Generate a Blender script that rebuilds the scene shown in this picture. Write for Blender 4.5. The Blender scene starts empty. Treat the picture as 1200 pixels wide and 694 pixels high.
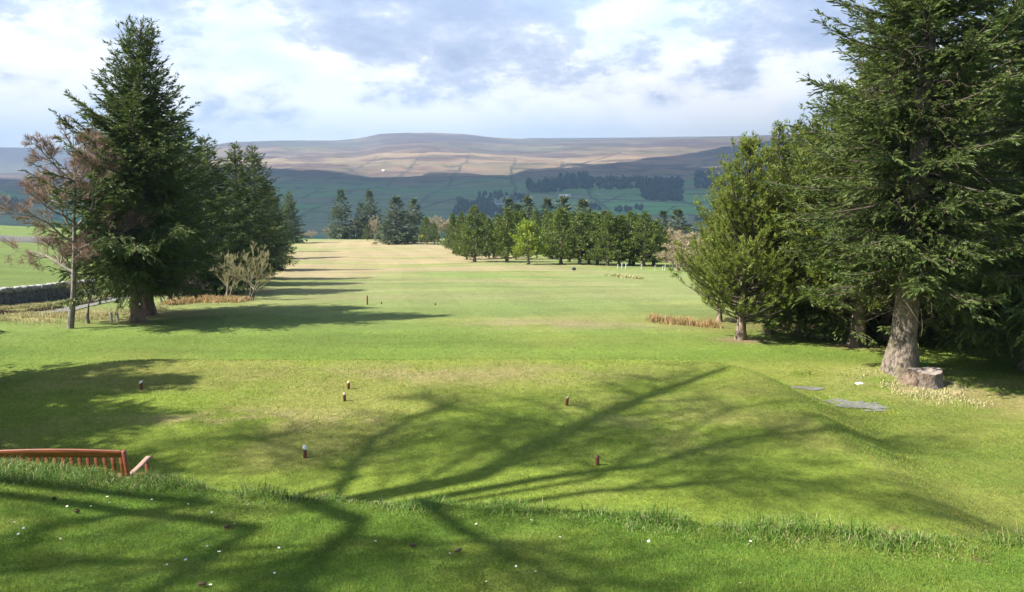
import bpy, math
import numpy as np
from math import radians, sin, cos, tan, pi

RNG = np.random.default_rng(7)
scene = bpy.context.scene
COL = scene.collection
F_PX, CX, CY, PITCH = 900.0, 600.0, 347.0, radians(8.97)
SUN_EL, SUN_AZ = radians(46), radians(12)      # light runs towards +x, turned 12 degrees towards +y

# ------------------------------------------------------------------ numpy noise
def _hash(i, j, s):
    n = (i.astype(np.int64) * 374761393 + j.astype(np.int64) * 668265263 + s * 974634777) & 0x7fffffff
    n = ((n ^ (n >> 13)) * 1274126177) & 0x7fffffff
    n = (n ^ (n >> 16)) & 0xffff
    return n / 65535.0
def vnoise(x, y, s=0):
    x = np.asarray(x, float); y = np.asarray(y, float)
    i = np.floor(x); j = np.floor(y); u = x - i; v = y - j
    u = u*u*(3-2*u); v = v*v*(3-2*v)
    return (_hash(i, j, s)*(1-u)*(1-v) + _hash(i+1, j, s)*u*(1-v) + _hash(i, j+1, s)*(1-u)*v + _hash(i+1, j+1, s)*u*v)
def fbm(x, y, s=0, o=4):
    t = 0; a = .5; k = 0
    for q in range(o):
        t = t + a*vnoise(x*2**q + 17.3*q, y*2**q - 9.1*q, s+q); k += a; a *= .5
    return t/k
def sstep(a, b, x):
    t = np.clip((x-a)/(b-a), 0, 1); return t*t*(3-2*t)
def hermite(xs, ys, x):
    xs = np.array(xs, float); ys = np.array(ys, float)
    m = np.gradient(ys, xs)
    x = np.clip(x, xs[0], xs[-1]); k = np.clip(np.searchsorted(xs, x) - 1, 0, len(xs)-2)
    h = xs[k+1]-xs[k]; t = (x-xs[k])/h
    return ((2*t**3-3*t**2+1)*ys[k] + (t**3-2*t**2+t)*h*m[k] + (-2*t**3+3*t**2)*ys[k+1] + (t**3-t**2)*h*m[k+1])

# ------------------------------------------------------------------ terrain height
PY = [-400, -60, 0, 12, 19, 27, 40, 65, 110, 170, 225, 262, 400, 700, 1100]
PZ = [-6, -5, -4.7, -4.85, -5.0, -5.5, -6.35, -8.3, -11.6, -15.7, -18.5, -23, -44, -74, -92]
# far slopes z/d
def crest_s(px):
    return np.interp(px, [-600, 0, 100, 250, 280, 330, 400, 425, 450, 480, 510, 545, 580, 620, 700, 800, 900, 1200, 1900],
        [.01, .001, .004, .034, .0392, .0418, .0428, .0455, .0512, .0533, .0528, .0508, .0468, .0450, .0448, .0450, .0455, .046, .03])
def ridge_s(px):
    return np.interp(px, [-600, 0, 90, 250, 300, 560, 620, 700, 860, 900, 950, 1200, 1900],
        [.03, .029, .0292, .034, .037, .040, .0462, .0464, .0465, .0478, .0492, .052, .04])
def YE(x): return 4.82 - .23*x + .05*sstep(1.6, 3.2, -np.asarray(x, float))          # lip of the bank in front of the viewer
def H(x, y):
    x = np.asarray(x, float); y = np.asarray(y, float)
    r = np.hypot(x, y)
    d = np.where(y > 0, np.where(r > 500, r*.93, y), y)
    z = hermite(PY, PZ, d)
    # field on the left is higher than the fairway
    left = np.clip(-x - 13 - .27*np.clip(y-27, 0, 400), 0, 90)
    z = z + .045*left*sstep(20, 60, y)*(1-sstep(230, 420, y))
    z = z + (fbm(x/14, y/14, 3)-.5)*.5*sstep(24, 45, y)*(1-sstep(250, 500, r))
    z = z + (fbm(x/60, y/60, 5)-.5)*1.0*sstep(60, 140, y)
    # low mounds by the left spruces
    z = z + .30*np.exp(-(((x+10.6)/2.2)**2 + ((y-30.3)/.9)**2))
    z = z + .22*np.exp(-(((x-9.6)/1.3)**2 + ((y-19.0)/1.1)**2))
    # tee platform
    cx, cy, hx, hy, rc = -2.45, 11.9, 8.0, 5.9, 2.0
    qx = np.abs(x-cx) - (hx-rc); qy = np.abs(y-cy) - (hy-rc)
    sd = np.hypot(np.maximum(qx, 0), np.maximum(qy, 0)) + np.minimum(np.maximum(qx, qy), 0) - rc
    tee = 1 - sstep(-.25, 1.5, sd)
    z = z*(1-tee) + (-4.3 - .1*sstep(2, 4.5, -x)*(1-sstep(10.3, 12.3, y)))*tee
    z = z + (fbm(x/1.3, y/1.3, 8)-.5)*.05*(1-sstep(60, 120, r))
    # bank in front of the camera
    ye = YE(x) + .10*(vnoise(x*1.1, y*0, 4)-.5)*2
    lawn = -1.6 - .13*np.clip(y, -8, 9) + (fbm(x/.5, y/.5, 11)-.5)*.05
    edge = (.035*np.exp(-((y-ye)/.35)**2))
    w = 1-(1-np.clip((y-ye)/3.2, 0, 1))**1.8
    near = np.where(y < ye+3.2, 1.0, 0.0)
    zb = (lawn+edge)*(1-w) + z*w
    z = np.where(near > 0, zb, z)
    # valley side and moor
    a = np.degrees(np.arctan2(x, np.maximum(y, 1e-3))); px = CX + F_PX*np.tan(np.radians(np.clip(a, -60, 60)))*.99
    cs = crest_s(px); rs = ridge_s(px)
    D = np.array([1100, 1350, 1700, 2000, 2300, 3000, 3800, 4900, 5800])
    S0 = np.array([-.0836, -.071, -.044, -.030, -.0187, .0035, .0215, 0, 0])
    rr = np.clip(r, 1100, 5800)
    s = np.interp(rr, D[:7], S0[:7])
    k = cs/.046
    s = np.where(rr > 2300, -.0187 + (s+.0187)*(.35+.65*np.clip(k, 0, 1.2)), s)
    s_38 = -.0187 + (.0215+.0187)*(.35+.65*np.clip(k, 0, 1.2))
    s49 = s_38 + (cs-s_38)*.62
    s = np.where(rr > 3800, np.interp((rr-3800)/1100, [0, 1], [0, 1])*(s49-s_38) + s_38, s)
    s = np.where(rr > 4900, s49 + (cs-s49)*sstep(4900, 5800, rr), s)
    zf = s*rr
    dip = zf - 70*sstep(5800, 6600, r)
    z2 = rs*7500
    zf = np.where(r > 5800, dip*(1-sstep(6500, 7500, r)) + z2*sstep(6500, 7500, r), zf)
    rough = (fbm(x/420, y/420, 21, 5)-.5)*60*sstep(1300, 2600, r)*(1-.8*sstep(4700, 5600, r))
    rough += (fbm(x/90, y/90, 25, 3)-.5)*12*sstep(1200, 2600, r)*(1-.9*sstep(4700, 5600, r))
    zf = zf + rough
    t = sstep(900, 1500, r)
    zo = z*(1-t) + zf*t
    return np.where(y < 0, np.where(r > 40, z*(1-sstep(40, 6000, r)) + 120*sstep(40, 6000, r), z), zo)

def ray(px, py):
    a = (px-CX)/F_PX; b = (CY-py)/F_PX
    return np.array([a, cos(PITCH)+sin(PITCH)*b, -sin(PITCH)+cos(PITCH)*b])
def P(px, py, dmin=2.5):
    """the point of the ground that the photograph shows at a pixel"""
    d = ray(px, py); t = np.geomspace(dmin, 7700, 2500 if dmin < 100 else 500)
    q = d[None]*t[:, None]; below = q[:, 2] < H(q[:, 0], q[:, 1])
    k = int(np.argmax(below))
    if not below[k]: k = len(t)-1
    a, b = t[max(k-1, 0)], t[k]
    for _ in range(14 if dmin < 100 else 4):
        m = (a+b)/2; c = d*m
        if c[2] < H(c[0], c[1]): b = m
        else: a = m
    c = d*b; return np.array([c[0], c[1], float(H(c[0], c[1]))])
def Pmany(px, py, dmin=900.):
    """P for many far pixels at once"""
    d = np.array([ray(a, b) for a, b in zip(px, py)]); t = np.geomspace(dmin, 7700, 260)
    q = d[:, None]*t[None, :, None]; h = q[..., 2]-H(q[..., 0], q[..., 1]); k = np.clip(np.argmax(h < 0, 1), 1, 259); i = np.arange(len(d))
    f = h[i, k-1]/(h[i, k-1]-h[i, k]+1e-9); c = d*(t[k-1]+(t[k]-t[k-1])*np.clip(f, 0, 1))[:, None]
    return np.stack([c[:, 0], c[:, 1], H(c[:, 0], c[:, 1])], -1)
def at(px, d):
    """the ground at a depth of d metres, in the column of a pixel"""
    x = (px-CX)/F_PX*d*1.01; return np.array([x, d, float(H(x, d))])
def top_z(base, py):
    d = ray(CX, py); return d[2]/d[1]*base[1]
def on(x, y, dz=0.0): return (x, y, float(H(x, y))+dz)

# ------------------------------------------------------------------ objects
def mesh(name, V, F, mat, parent=None, smooth=False, col=None, colname='tint'):
    V = np.ascontiguousarray(V, dtype=np.float32).reshape(-1, 3)
    Fs = F if isinstance(F, list) else [F]
    Fs = [np.asarray(f, dtype=np.int32) for f in Fs if len(f)]
    me = bpy.data.meshes.new(name)
    me.vertices.add(len(V)); me.vertices.foreach_set('co', V.ravel())
    tot = np.concatenate([np.full(len(f), f.shape[1], np.int32) for f in Fs])
    idx = np.concatenate([f.ravel() for f in Fs])
    me.loops.add(len(idx)); me.loops.foreach_set('vertex_index', idx)
    me.polygons.add(len(tot))
    me.polygons.foreach_set('loop_start', np.concatenate([[0], np.cumsum(tot)[:-1]]).astype(np.int32))
    me.polygons.foreach_set('loop_total', tot)
    if smooth: me.polygons.foreach_set('use_smooth', np.ones(len(tot), bool))
    me.update(calc_edges=True)
    if col is not None:
        c = np.ones((len(V), 4), np.float32); c[:, :3] = col
        at = me.color_attributes.new(colname, 'FLOAT_COLOR', 'POINT'); at.data.foreach_set('color', c.ravel())
    if mat is not None: me.materials.append(mat)
    o = bpy.data.objects.new(name, me); COL.objects.link(o)
    if parent is not None: o.parent = parent
    return o
def tag(o, label=None, cat=None, group=None, kind=None):
    if label: o['label'] = label
    if cat: o['category'] = cat
    if group: o['group'] = group
    if kind: o['kind'] = kind
    return o
def empty(name, loc, rz=0.0, label=None, cat=None, group=None):
    o = bpy.data.objects.new(name, None); o.empty_display_size = .2; COL.objects.link(o)
    o.location = [float(v) for v in loc]; o.rotation_euler = (0, 0, rz)
    return tag(o, label, cat, group)
def copy_thing(o, loc, rz, scale, label, group=None, rx=0.0, ry=0.0):
    r = o.copy(); COL.objects.link(r)
    r.location = [float(v) for v in loc]; r.rotation_euler = (rx, ry, rz); r.scale = scale if hasattr(scale, '__len__') else (scale,)*3
    r['label'] = label
    if group: r['group'] = group
    for ch in o.children:
        c = ch.copy(); COL.objects.link(c); c.parent = r
        for g in ch.children:
            e = g.copy(); COL.objects.link(e); e.parent = c
    return r
def norm(v): return v/np.maximum(np.linalg.norm(v, axis=-1, keepdims=True), 1e-9)
def tubes(Pt, R, S=6, cap=False):
    """N tubes of K points: Pt (N,K,3), R (N,K)"""
    Pt = np.asarray(Pt, float); R = np.asarray(R, float); N, K, _ = Pt.shape
    T = np.empty_like(Pt); T[:, 1:-1] = Pt[:, 2:]-Pt[:, :-2]; T[:, 0] = Pt[:, 1]-Pt[:, 0]; T[:, -1] = Pt[:, -1]-Pt[:, -2]
    T = norm(T)
    ref = np.where(np.abs(T[:, :1, 2:3]) > .8, np.array([1., 0, 0]), np.array([0, 0, 1.]))
    U = norm(np.cross(T, np.broadcast_to(ref, T.shape))); W = np.cross(T, U)
    a = np.arange(S)*2*pi/S
    V = Pt[:, :, None] + R[:, :, None, None]*(U[:, :, None]*np.cos(a)[None, None, :, None] + W[:, :, None]*np.sin(a)[None, None, :, None])
    n = np.arange(N)[:, None, None]*K*S; k = np.arange(K-1)[None, :, None]*S; s = np.arange(S)[None, None, :]
    s2 = (s+1) % S
    Fq = np.stack([n+k+s, n+k+s2, n+k+S+s2, n+k+S+s], -1).reshape(-1, 4)
    return V.reshape(-1, 3), Fq
def join(parts):
    Vs, Fs, o = [], [], 0
    for V, F in parts:
        Vs.append(np.asarray(V).reshape(-1, 3)); Fs.append(np.asarray(F)+o); o += len(Vs[-1])
    ks = sorted(set(f.shape[1] for f in Fs))
    return np.concatenate(Vs), [np.concatenate([f for f in Fs if f.shape[1] == k]) for k in ks]
def box(c, s, rz=0.0, rx=0.0, ry=0.0, bev=0.0):
    """box with bevelled long edges (chamfered in all directions by bev)"""
    hx, hy, hz = [v/2 for v in s]; b = min(bev, hx*.9, hy*.9, hz*.9)
    if b <= 0:
        V = np.array([[x, y, z] for z in (-hz, hz) for x, y in ((-hx, -hy), (hx, -hy), (hx, hy), (-hx, hy))])
        Fq = np.array([[0, 3, 2, 1], [4, 5, 6, 7], [0, 1, 5, 4], [1, 2, 6, 5], [2, 3, 7, 6], [3, 0, 4, 7]])
    else:
        rings = []
        for z, i in ((-hz, b), (-hz+b, 0), (hz-b, 0), (hz, b)):
            X, Y = hx-i, hy-i
            rings += [[-X+b, -Y, z], [X-b, -Y, z], [X, -Y+b, z], [X, Y-b, z], [X-b, Y, z], [-X+b, Y, z], [-X, Y-b, z], [-X, -Y+b, z]]
        V = np.array(rings); Fq = []
        for k in range(3):
            for s_ in range(8):
                Fq.append([k*8+s_, k*8+(s_+1) % 8, k*8+8+(s_+1) % 8, k*8+8+s_])
        for o_, q in ((0, ((0, 7, 6, 5), (0, 5, 4, 1), (1, 4, 3, 2))), (24, ((0, 1, 4, 5), (0, 5, 6, 7), (1, 2, 3, 4)))):
            for f in q: Fq.append([o_+v for v in f])
        Fq = np.array(Fq)
    for ax, an in ((0, rx), (1, ry), (2, rz)):
        if an:
            ca, sa = cos(an), sin(an); M = np.eye(3); i, j = [(1, 2), (2, 0), (0, 1)][ax]
            M[i, i] = ca; M[i, j] = -sa; M[j, i] = sa; M[j, j] = ca; V = V @ M.T
    return V+np.array(c), Fq
def lathe(rs, zs, S=16, c=(0, 0, 0), wob=0.0, seed=0):
    a = np.arange(S)*2*pi/S; rg = np.random.default_rng(seed)
    w = 1+wob*np.sin(a*3+rg.random()*6)+wob*.7*np.sin(a*5+rg.random()*6)
    V = np.array([[r*ca*ww, r*sa*ww, z] for r, z in zip(rs, zs) for ca, sa, ww in zip(np.cos(a), np.sin(a), w)]) + np.array(c)
    K = len(rs); Fq = np.array([[k*S+s, k*S+(s+1) % S, (k+1)*S+(s+1) % S, (k+1)*S+s] for k in range(K-1) for s in range(S)])
    return V, Fq

# ------------------------------------------------------------------ materials
def new_mat(name):
    m = bpy.data.materials.new(name); m.use_nodes = True; m.node_tree.nodes.clear(); return m, m.node_tree
class N:
    def __init__(s, nt): s.nt = nt
    def __call__(s, t, **kw):
        n = s.nt.nodes.new(t)
        for k, v in kw.items():
            if k.startswith('i_'):
                key = k[2:].replace('_', ' '); 
                inp = n.inputs[int(key)] if key.isdigit() else n.inputs[key]
                if hasattr(v, 'is_output') or isinstance(v, bpy.types.NodeSocket): s.nt.links.new(v, inp)
                else: inp.default_value = v
            else: setattr(n, k, v)
        return n
    def math(s, op, a, b=None, c=None, clamp=False):
        n = s.nt.nodes.new('ShaderNodeMath'); n.operation = op; n.use_clamp = clamp
        for i, v in enumerate((a, b, c)):
            if v is None: continue
            if isinstance(v, bpy.types.NodeSocket): s.nt.links.new(v, n.inputs[i])
            else: n.inputs[i].default_value = v
        return n.outputs[0]
    def ramp(s, f, pts, interp='LINEAR'):
        n = s.nt.nodes.new('ShaderNodeValToRGB'); n.color_ramp.interpolation = interp
        e = n.color_ramp.elements
        while len(e) < len(pts): e.new(.5)
        for q, (p, c) in zip(e, pts): q.position = p; q.color = (*c, 1) if len(c) == 3 else c
        s.nt.links.new(f, n.inputs[0]); return n.outputs[0]
    def mix(s, f, a, b, mode='MIX'):
        n = s.nt.nodes.new('ShaderNodeMix'); n.data_type = 'RGBA'; n.blend_type = mode
        for k, v in ((0, f), (6, a), (7, b)):
            if isinstance(v, bpy.types.NodeSocket): s.nt.links.new(v, n.inputs[k])
            else: n.inputs[k].default_value = v if k == 0 else ((*v, 1) if len(v) == 3 else v)
        return n.outputs[2]
    def noise(s, vec, scale, detail=3, rough=.55, dist=0.0):
        n = s('ShaderNodeTexNoise', i_Scale=scale, i_Detail=detail, i_Roughness=rough, i_Distortion=dist)
        if vec is not None: s.nt.links.new(vec, n.inputs['Vector'])
        return n.outputs['Fac']
def g3(v): return (v, v, v)

def mat_leaf(name, cols, transl=.3, rough=.55, var=.5, mott=.25):
    """needles and blades: colour from each blade's own random value and a slow noise"""
    m, nt = new_mat(name); n = N(nt)
    geo = n('ShaderNodeNewGeometry'); tc = n('ShaderNodeTexCoord')
    c = n.ramp(geo.outputs['Random Per Island'], [(i/(len(cols)-1), k) for i, k in enumerate(cols)])
    pn = n.math('MULTIPLY', n.math('SUBTRACT', n.noise(tc.outputs['Object'], 2.3, 4, .65), .47, clamp=True), 6, clamp=True)
    c = n.mix(n.math('MULTIPLY', pn, mott), c, n.mix(1.0, c, (1.55, 1.12, 1.3), 'MULTIPLY'))
    oi = n('ShaderNodeObjectInfo')
    f = n.noise(tc.outputs['Object'], 1.1, 2)
    v = n.math('MULTIPLY_ADD', f, var, 1-var*.5)
    v2 = n.math('MULTIPLY_ADD', oi.outputs['Random'], .22, .89)
    v = n.math('MULTIPLY', v, v2)
    hsv = n('ShaderNodeHueSaturation', i_Color=c, i_Value=v); 
    b = n('ShaderNodeBsdfPrincipled', i_Roughness=rough, i_Base_Color=hsv.outputs[0])
    b.inputs['Specular IOR Level'].default_value = .3
    t = n('ShaderNodeBsdfTranslucent', i_Color=hsv.outputs[0])
    mx = n('ShaderNodeMixShader', i_0=transl, i_1=b.outputs[0], i_2=t.outputs[0])
    n('ShaderNodeOutputMaterial', i_Surface=mx.outputs[0]); return m
def mat_bark(name, c1, c2, c3, scale=6, stretch=.35, bump=.6):
    m, nt = new_mat(name); n = N(nt)
    tc = n('ShaderNodeTexCoord'); mp = n('ShaderNodeMapping', i_Vector=tc.outputs['Object']); mp.inputs['Scale'].default_value = (1, 1, stretch)
    f = n.noise(mp.outputs[0], scale, 5, .65, .3); g = n.noise(tc.outputs['Object'], 1.3, 3)
    c = n.ramp(f, [(.35, c1), (.6, c2)]); c = n.mix(n.math('SMOOTH_MIN', n.math('MULTIPLY', n.math('SUBTRACT', g, .5, clamp=True), 5, clamp=True), 1, .1), c, c3)
    bp = n('ShaderNodeBump', i_Height=f, i_Strength=bump, i_Distance=.06)
    b = n('ShaderNodeBsdfPrincipled', i_Roughness=.9, i_Base_Color=c, i_Normal=bp.outputs[0])
    n('ShaderNodeOutputMaterial', i_Surface=b.outputs[0]); return m
def mat_plain(name, c1, c2=None, scale=8, rough=.7, bump=.2, stretch=(1, 1, 1), dist=.01, detail=4):
    m, nt = new_mat(name); n = N(nt); c2 = c2 or tuple(v*.7 for v in c1)
    tc = n('ShaderNodeTexCoord'); mp = n('ShaderNodeMapping', i_Vector=tc.outputs['Object']); mp.inputs['Scale'].default_value = stretch
    f = n.noise(mp.outputs[0], scale, detail, .6)
    c = n.ramp(f, [(.3, c2), (.7, c1)])
    bp = n('ShaderNodeBump', i_Height=f, i_Strength=bump, i_Distance=dist)
    b = n('ShaderNodeBsdfPrincipled', i_Roughness=rough, i_Base_Color=c, i_Normal=bp.outputs[0])
    n('ShaderNodeOutputMaterial', i_Surface=b.outputs[0]); return m
def mat_ground():
    m, nt = new_mat('ground'); n = N(nt)
    at = n('ShaderNodeVertexColor', layer_name='tint'); tc = n('ShaderNodeTexCoord'); o = tc.outputs['Object']
    f1 = n.noise(o, 55, 4, .7); f2 = n.noise(o, 9, 4, .65); f3 = n.noise(o, 1.6, 3, .6)
    mp = n('ShaderNodeMapping', i_Vector=o); mp.inputs['Scale'].default_value = (.05, .35, .0)
    f4 = n.noise(mp.outputs[0], 1.0, 6, .62)
    v = n.math('MULTIPLY_ADD', f1, 1.7, .15); v = n.math('MULTIPLY', v, n.math('MULTIPLY_ADD', f2, 1.2, .4))
    v = n.math('MULTIPLY', v, n.math('MULTIPLY_ADD', f3, .5, .75)); v = n.math('MULTIPLY', v, n.math('MULTIPLY_ADD', f4, .9, .55))
    c = n.mix(1.0, at.outputs[0], n('ShaderNodeCombineColor', i_0=v, i_1=v, i_2=v).outputs[0], 'MULTIPLY')
    # straw flecks among the green
    s = n.math('MULTIPLY', n.math('SUBTRACT', n.noise(o, 24, 5, .75), .56, clamp=True), 5, clamp=True)
    c = n.mix(n.math('MULTIPLY', s, .55), c, n.mix(1.0, c, (2.0, 1.45, 1.6), 'MULTIPLY'))
    h = n.math('ADD', f1, n.math('MULTIPLY', f2, 1.5))
    bp = n('ShaderNodeBump', i_Height=h, i_Strength=.9, i_Distance=.05)
    b = n('ShaderNodeBsdfPrincipled', i_Roughness=.85, i_Base_Color=c, i_Normal=bp.outputs[0]); b.inputs['Specular IOR Level'].default_value = .15
    n('ShaderNodeOutputMaterial', i_Surface=b.outputs[0]); return m

M = dict(
    spruce=mat_leaf('spruce_needles', [(.062, .098, .022), (.10, .145, .028), (.075, .112, .040), (.105, .15, .026), (.15, .185, .042)]),
    spruce_blue=mat_leaf('blue_spruce_needles', [(.060, .090, .045), (.095, .125, .060), (.085, .12, .045), (.13, .155, .075)]),
    pine=mat_leaf('pine_needles', [(.11, .16, .022), (.17, .22, .028), (.135, .185, .028), (.24, .25, .045)]),
    pine_far=mat_leaf('far_pine_needles', [(.085, .13, .024), (.13, .175, .028), (.10, .145, .028), (.165, .20, .036)]),
    pine_bright=mat_leaf('bright_pine_needles', [(.18, .26, .02), (.25, .33, .03), (.21, .29, .03), (.30, .35, .04)]),
    dead=mat_leaf('dead_needles', [(.10, .07, .035), (.17, .12, .06), (.13, .085, .04), (.22, .16, .08)], .1),
    bark=mat_bark('spruce_bark', (.06, .045, .033), (.27, .215, .165), (.17, .155, .055), 16, .45, 1.0),
    bark_red=mat_bark('red_brown_bark', (.09, .055, .04), (.24, .16, .115), (.13, .09, .06), 7, .3, .9),
    bark_pine=mat_bark('pine_bark', (.10, .07, .05), (.29, .22, .16), (.22, .18, .10), 8, .4, .9),
    bark_pale=mat_bark('pale_bark', (.07, .058, .045), (.24, .205, .165), (.19, .18, .10), 6, .6, .5),
    twig_red=mat_plain('red_brown_twigs', (.32, .205, .135), (.22, .14, .09), 3, .8),
    twig_tan=mat_plain('tan_twigs', (.36, .30, .17), (.26, .20, .11), 3, .8),
    twig_olive=mat_plain('olive_twigs', (.34, .31, .15), (.24, .21, .10), 3, .8),
    twig_brown=mat_plain('brown_twigs', (.085, .065, .045), (.05, .038, .026), 3, .9),
    ground=mat_ground(),
)

# ------------------------------------------------------------------ ground sheet
def tee_sd(x, y):
    qx = np.abs(x+2.45) - 6.0; qy = np.abs(y-11.9) - 3.9
    return np.hypot(np.maximum(qx, 0), np.maximum(qy, 0)) + np.minimum(np.maximum(qx, qy), 0) - 2.0
def ground_colour(x, y):
    r = np.hypot(x, y); L = lambda a, b, t: a*(1-t[:, None]) + b*t[:, None]
    A = lambda *v: np.array(v)
    green = A(.14, .205, .030); deep = A(.095, .165, .020); straw = A(.31, .245, .135); pale = A(.19, .235, .085); olive = A(.20, .225, .045)
    n1 = fbm(x/3.0, y/2.0, 31, 5); n2 = fbm(x/9, y/6, 37, 4); n3 = fbm(x/.9, y/.6, 41, 4)
    c = np.tile(green, (len(x), 1))
    c = L(c, olive, sstep(.45, .65, n2))
    c = L(c, deep, sstep(.5, .72, n1)*.5)
    # worn straw patches of the tee
    tee = 1-sstep(-.6, .3, tee_sd(x, y))
    worn = np.exp(-(((x+4.6)/2.0)**2 + ((y-13.2)/.45)**2)) + .6*np.exp(-(((x+1.2)/3.5)**2+((y-16.3)/.8)**2)) + .35*np.exp(-(((x-2.5)/1.2)**2+((y-13.0)/1.5)**2))
    c = L(c, A(.235, .20, .065), np.clip(worn*sstep(.38, .66, n3)*1.2, 0, .85)*tee)
    c = L(c, A(.205, .27, .034), tee*.75); c = L(c, A(.29, .26, .08), tee*sstep(.46, .70, n1)*.6); c = L(c, A(.22,.22,.06), tee*sstep(14, 17.5, y)*.4*sstep(.35, .6, n3))
    c = L(c, A(.34, .27, .13), np.clip(worn*sstep(.40, .62, n3)*1.1, 0, .7)*tee)
    # fairway: straw with green and mown bands running away from the camera
    fx = x + .20*(y-30)                                   # the fairway drifts left
    band = 1-sstep(8, 26, np.abs(fx+2.0+0*y)) 
    far = sstep(26, 75, y)
    st = np.clip(band*far*(.55+2.6*(fbm(fx/11, y/5, 51, 5)-.47)), 0, 1)
    c = L(c, pale, np.clip(sstep(19, 40, y)*(1-sstep(.45, .8, n2)*.3), 0, 1)*.65*(1-sstep(300, 500, r)))
    c = L(c, straw, np.clip(st*1.25, 0, .9)*(1-sstep(200, 230, y)))
    c = L(c, straw*.95, .75*np.exp(-(((x-1.5)/4.5)**2+((y-29)/1.6)**2))*sstep(.35, .6, n1))
    mow = .5+.5*np.sin(fx*1.25+np.sin(y*.05)*1.5)
    c = c*(1+.06*((mow > .5)*1.0-.5)*(sstep(18.5, 22, y)*(1-sstep(200, 260, y))*sstep(-30, -20, fx)*(1-sstep(14, 24, fx))))[:, None]
    # green by the crest, left field, grass in the woods
    g2 = sstep(205, 222, y)*(1-sstep(300, 500, y)); c = L(c, A(.115, .185, .045), g2*.9)
    lf = sstep(0, 6, -x-15-.27*np.clip(y-27, 0, 400))*sstep(26, 34, y)*(1-sstep(300, 500, r)); c = L(c, A(.125, .17, .04), lf)
    vg = np.exp(-(((x+17)/5.5)**2+((y-31.5)/2.4)**2)); c = L(c, A(.30, .24, .10), np.clip(vg*1.2*sstep(.3, .6, n3), 0, .9))
    # bare needle litter under the right hand trees
    wd = np.exp(-(((x-18)/8)**2+((y-29)/3.2)**2)); c = L(c, A(.16, .085, .05), np.clip(wd*1.5, 0, .9))
    for q, rr_ in ((PINE_A, .75), (PINE_D, .7)):
        c = L(c, A(.26, .17, .11), np.clip(1.1*np.exp(-(((x-q[0])/rr_)**2+((y-q[1]+.1)/(rr_*.8))**2)), 0, .8))
    st2 = np.exp(-(((x-11.2)/2.2)**2+((y-16.6)/1.2)**2)); c = L(c, A(.29, .23, .10), np.clip(st2*1.3*sstep(.25, .6, n3), 0, .85))
    st3 = np.exp(-(((x-10.2)/1.8)**2+((y-18.2)/.9)**2)); c = L(c, A(.30, .26, .11), np.clip(st3*1.3*sstep(.35, .6, n3), 0, .85))
    # camera lawn
    ye = YE(x)
    lw = 1-sstep(-.1, .6, y-ye); c = L(c, A(.105, .19, .020), lw*.9); c = L(c, A(.20, .23, .04), lw*sstep(.5, .75, n3)*.6)
    for (bx, by, br) in BARE:
        c = L(c, A(.15, .10, .045), np.clip(1.4*np.exp(-(((x-bx)/br)**2+((y-by)/(br*.6))**2))*sstep(.3, .5, fbm(x/.06, y/.06, 71)), 0, .9))
    # valley fields
    wx = x + 60*(fbm(x/500, y/500, 61)-.5); wy = y + 80*(fbm(x/400, y/400, 63)-.5)
    hsh = _hash(np.floor(wx/210), np.floor(wy/150+.35*np.floor(wx/210)), 5)
    fld = np.stack([.07+.06*hsh, .15+.05*(1-hsh), .055+.03*hsh], -1)
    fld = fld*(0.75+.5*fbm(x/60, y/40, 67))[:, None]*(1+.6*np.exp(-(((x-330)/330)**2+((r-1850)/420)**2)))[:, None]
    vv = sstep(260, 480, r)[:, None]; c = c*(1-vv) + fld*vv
    # walls and hedges between the fields
    ex = np.abs(wx/210-np.round(wx/210))*210; ey = np.abs((wy/150+.35*np.floor(wx/210))-np.round(wy/150+.35*np.floor(wx/210)))*150
    hedge = np.maximum(1-sstep(3, 7, ex), 1-sstep(5, 12, ey))*sstep(900, 1300, r)*(1-sstep(3200, 4200, r))
    # moor
    mm = fbm(x/900, y/260, 81, 6); m2 = fbm(x/300+5, y/120, 85, 5); m3 = fbm(x/120, y/60, 88, 4)
    heather = A(.12, .082, .066); tan_ = A(.235, .165, .105); ol = A(.14, .14, .08)
    mo = L(np.tile(heather, (len(x), 1)), tan_, sstep(.45, .60, mm*.6+m2*.4)); mo = L(mo, ol, sstep(.52, .66, m2)*.6)
    mo = mo*(.65+.7*m3)[:, None]
    mo = L(mo, A(.34, .245, .14), sstep(.40, .55, m2)*np.exp(-((r-3750)/330)**2)*.8)  # paler band here puts the sunlit streak of the slope into the colour
    t = sstep(2350, 3050, r + 350*(mm-.5)); c = L(c, mo, t)
    c = L(c, A(.035, .045, .03), hedge*.75)
    return c

PINE_A = P(868, 398); PINE_D = P(1002, 405)
BARE = []
for bp in ((378, 579, .10), (1044, 619, .16), (88, 588, .03), (270, 603, .04), (268, 620, .03), (705, 592, .06), (1150, 655, .05)):
    q = P(bp[0], bp[1], 2.5); BARE.append((q[0], q[1], bp[2]))
def build_ground():
    r = np.concatenate([[0.02, .4], np.geomspace(.8, 7800, 840)])
    a = np.concatenate([np.arange(-180, -42, 3), np.arange(-42, 42, .1), np.arange(42, 180, 3)])
    R, A = np.meshgrid(r, np.radians(a), indexing='ij'); X = R*np.sin(A); Y = R*np.cos(A)
    x, y = X.ravel(), Y.ravel(); z = H(x, y); V = np.stack([x, y, z], -1)
    n, k = R.shape; i = np.arange(n-1)[:, None]*k; j = np.arange(k)[None]; j2 = (j+1) % k
    Fq = np.stack([i+j, i+j2, i+k+j2, i+k+j], -1).reshape(-1, 4)[:, ::-1]
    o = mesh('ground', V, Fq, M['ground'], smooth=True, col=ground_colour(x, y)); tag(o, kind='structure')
build_ground()

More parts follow.
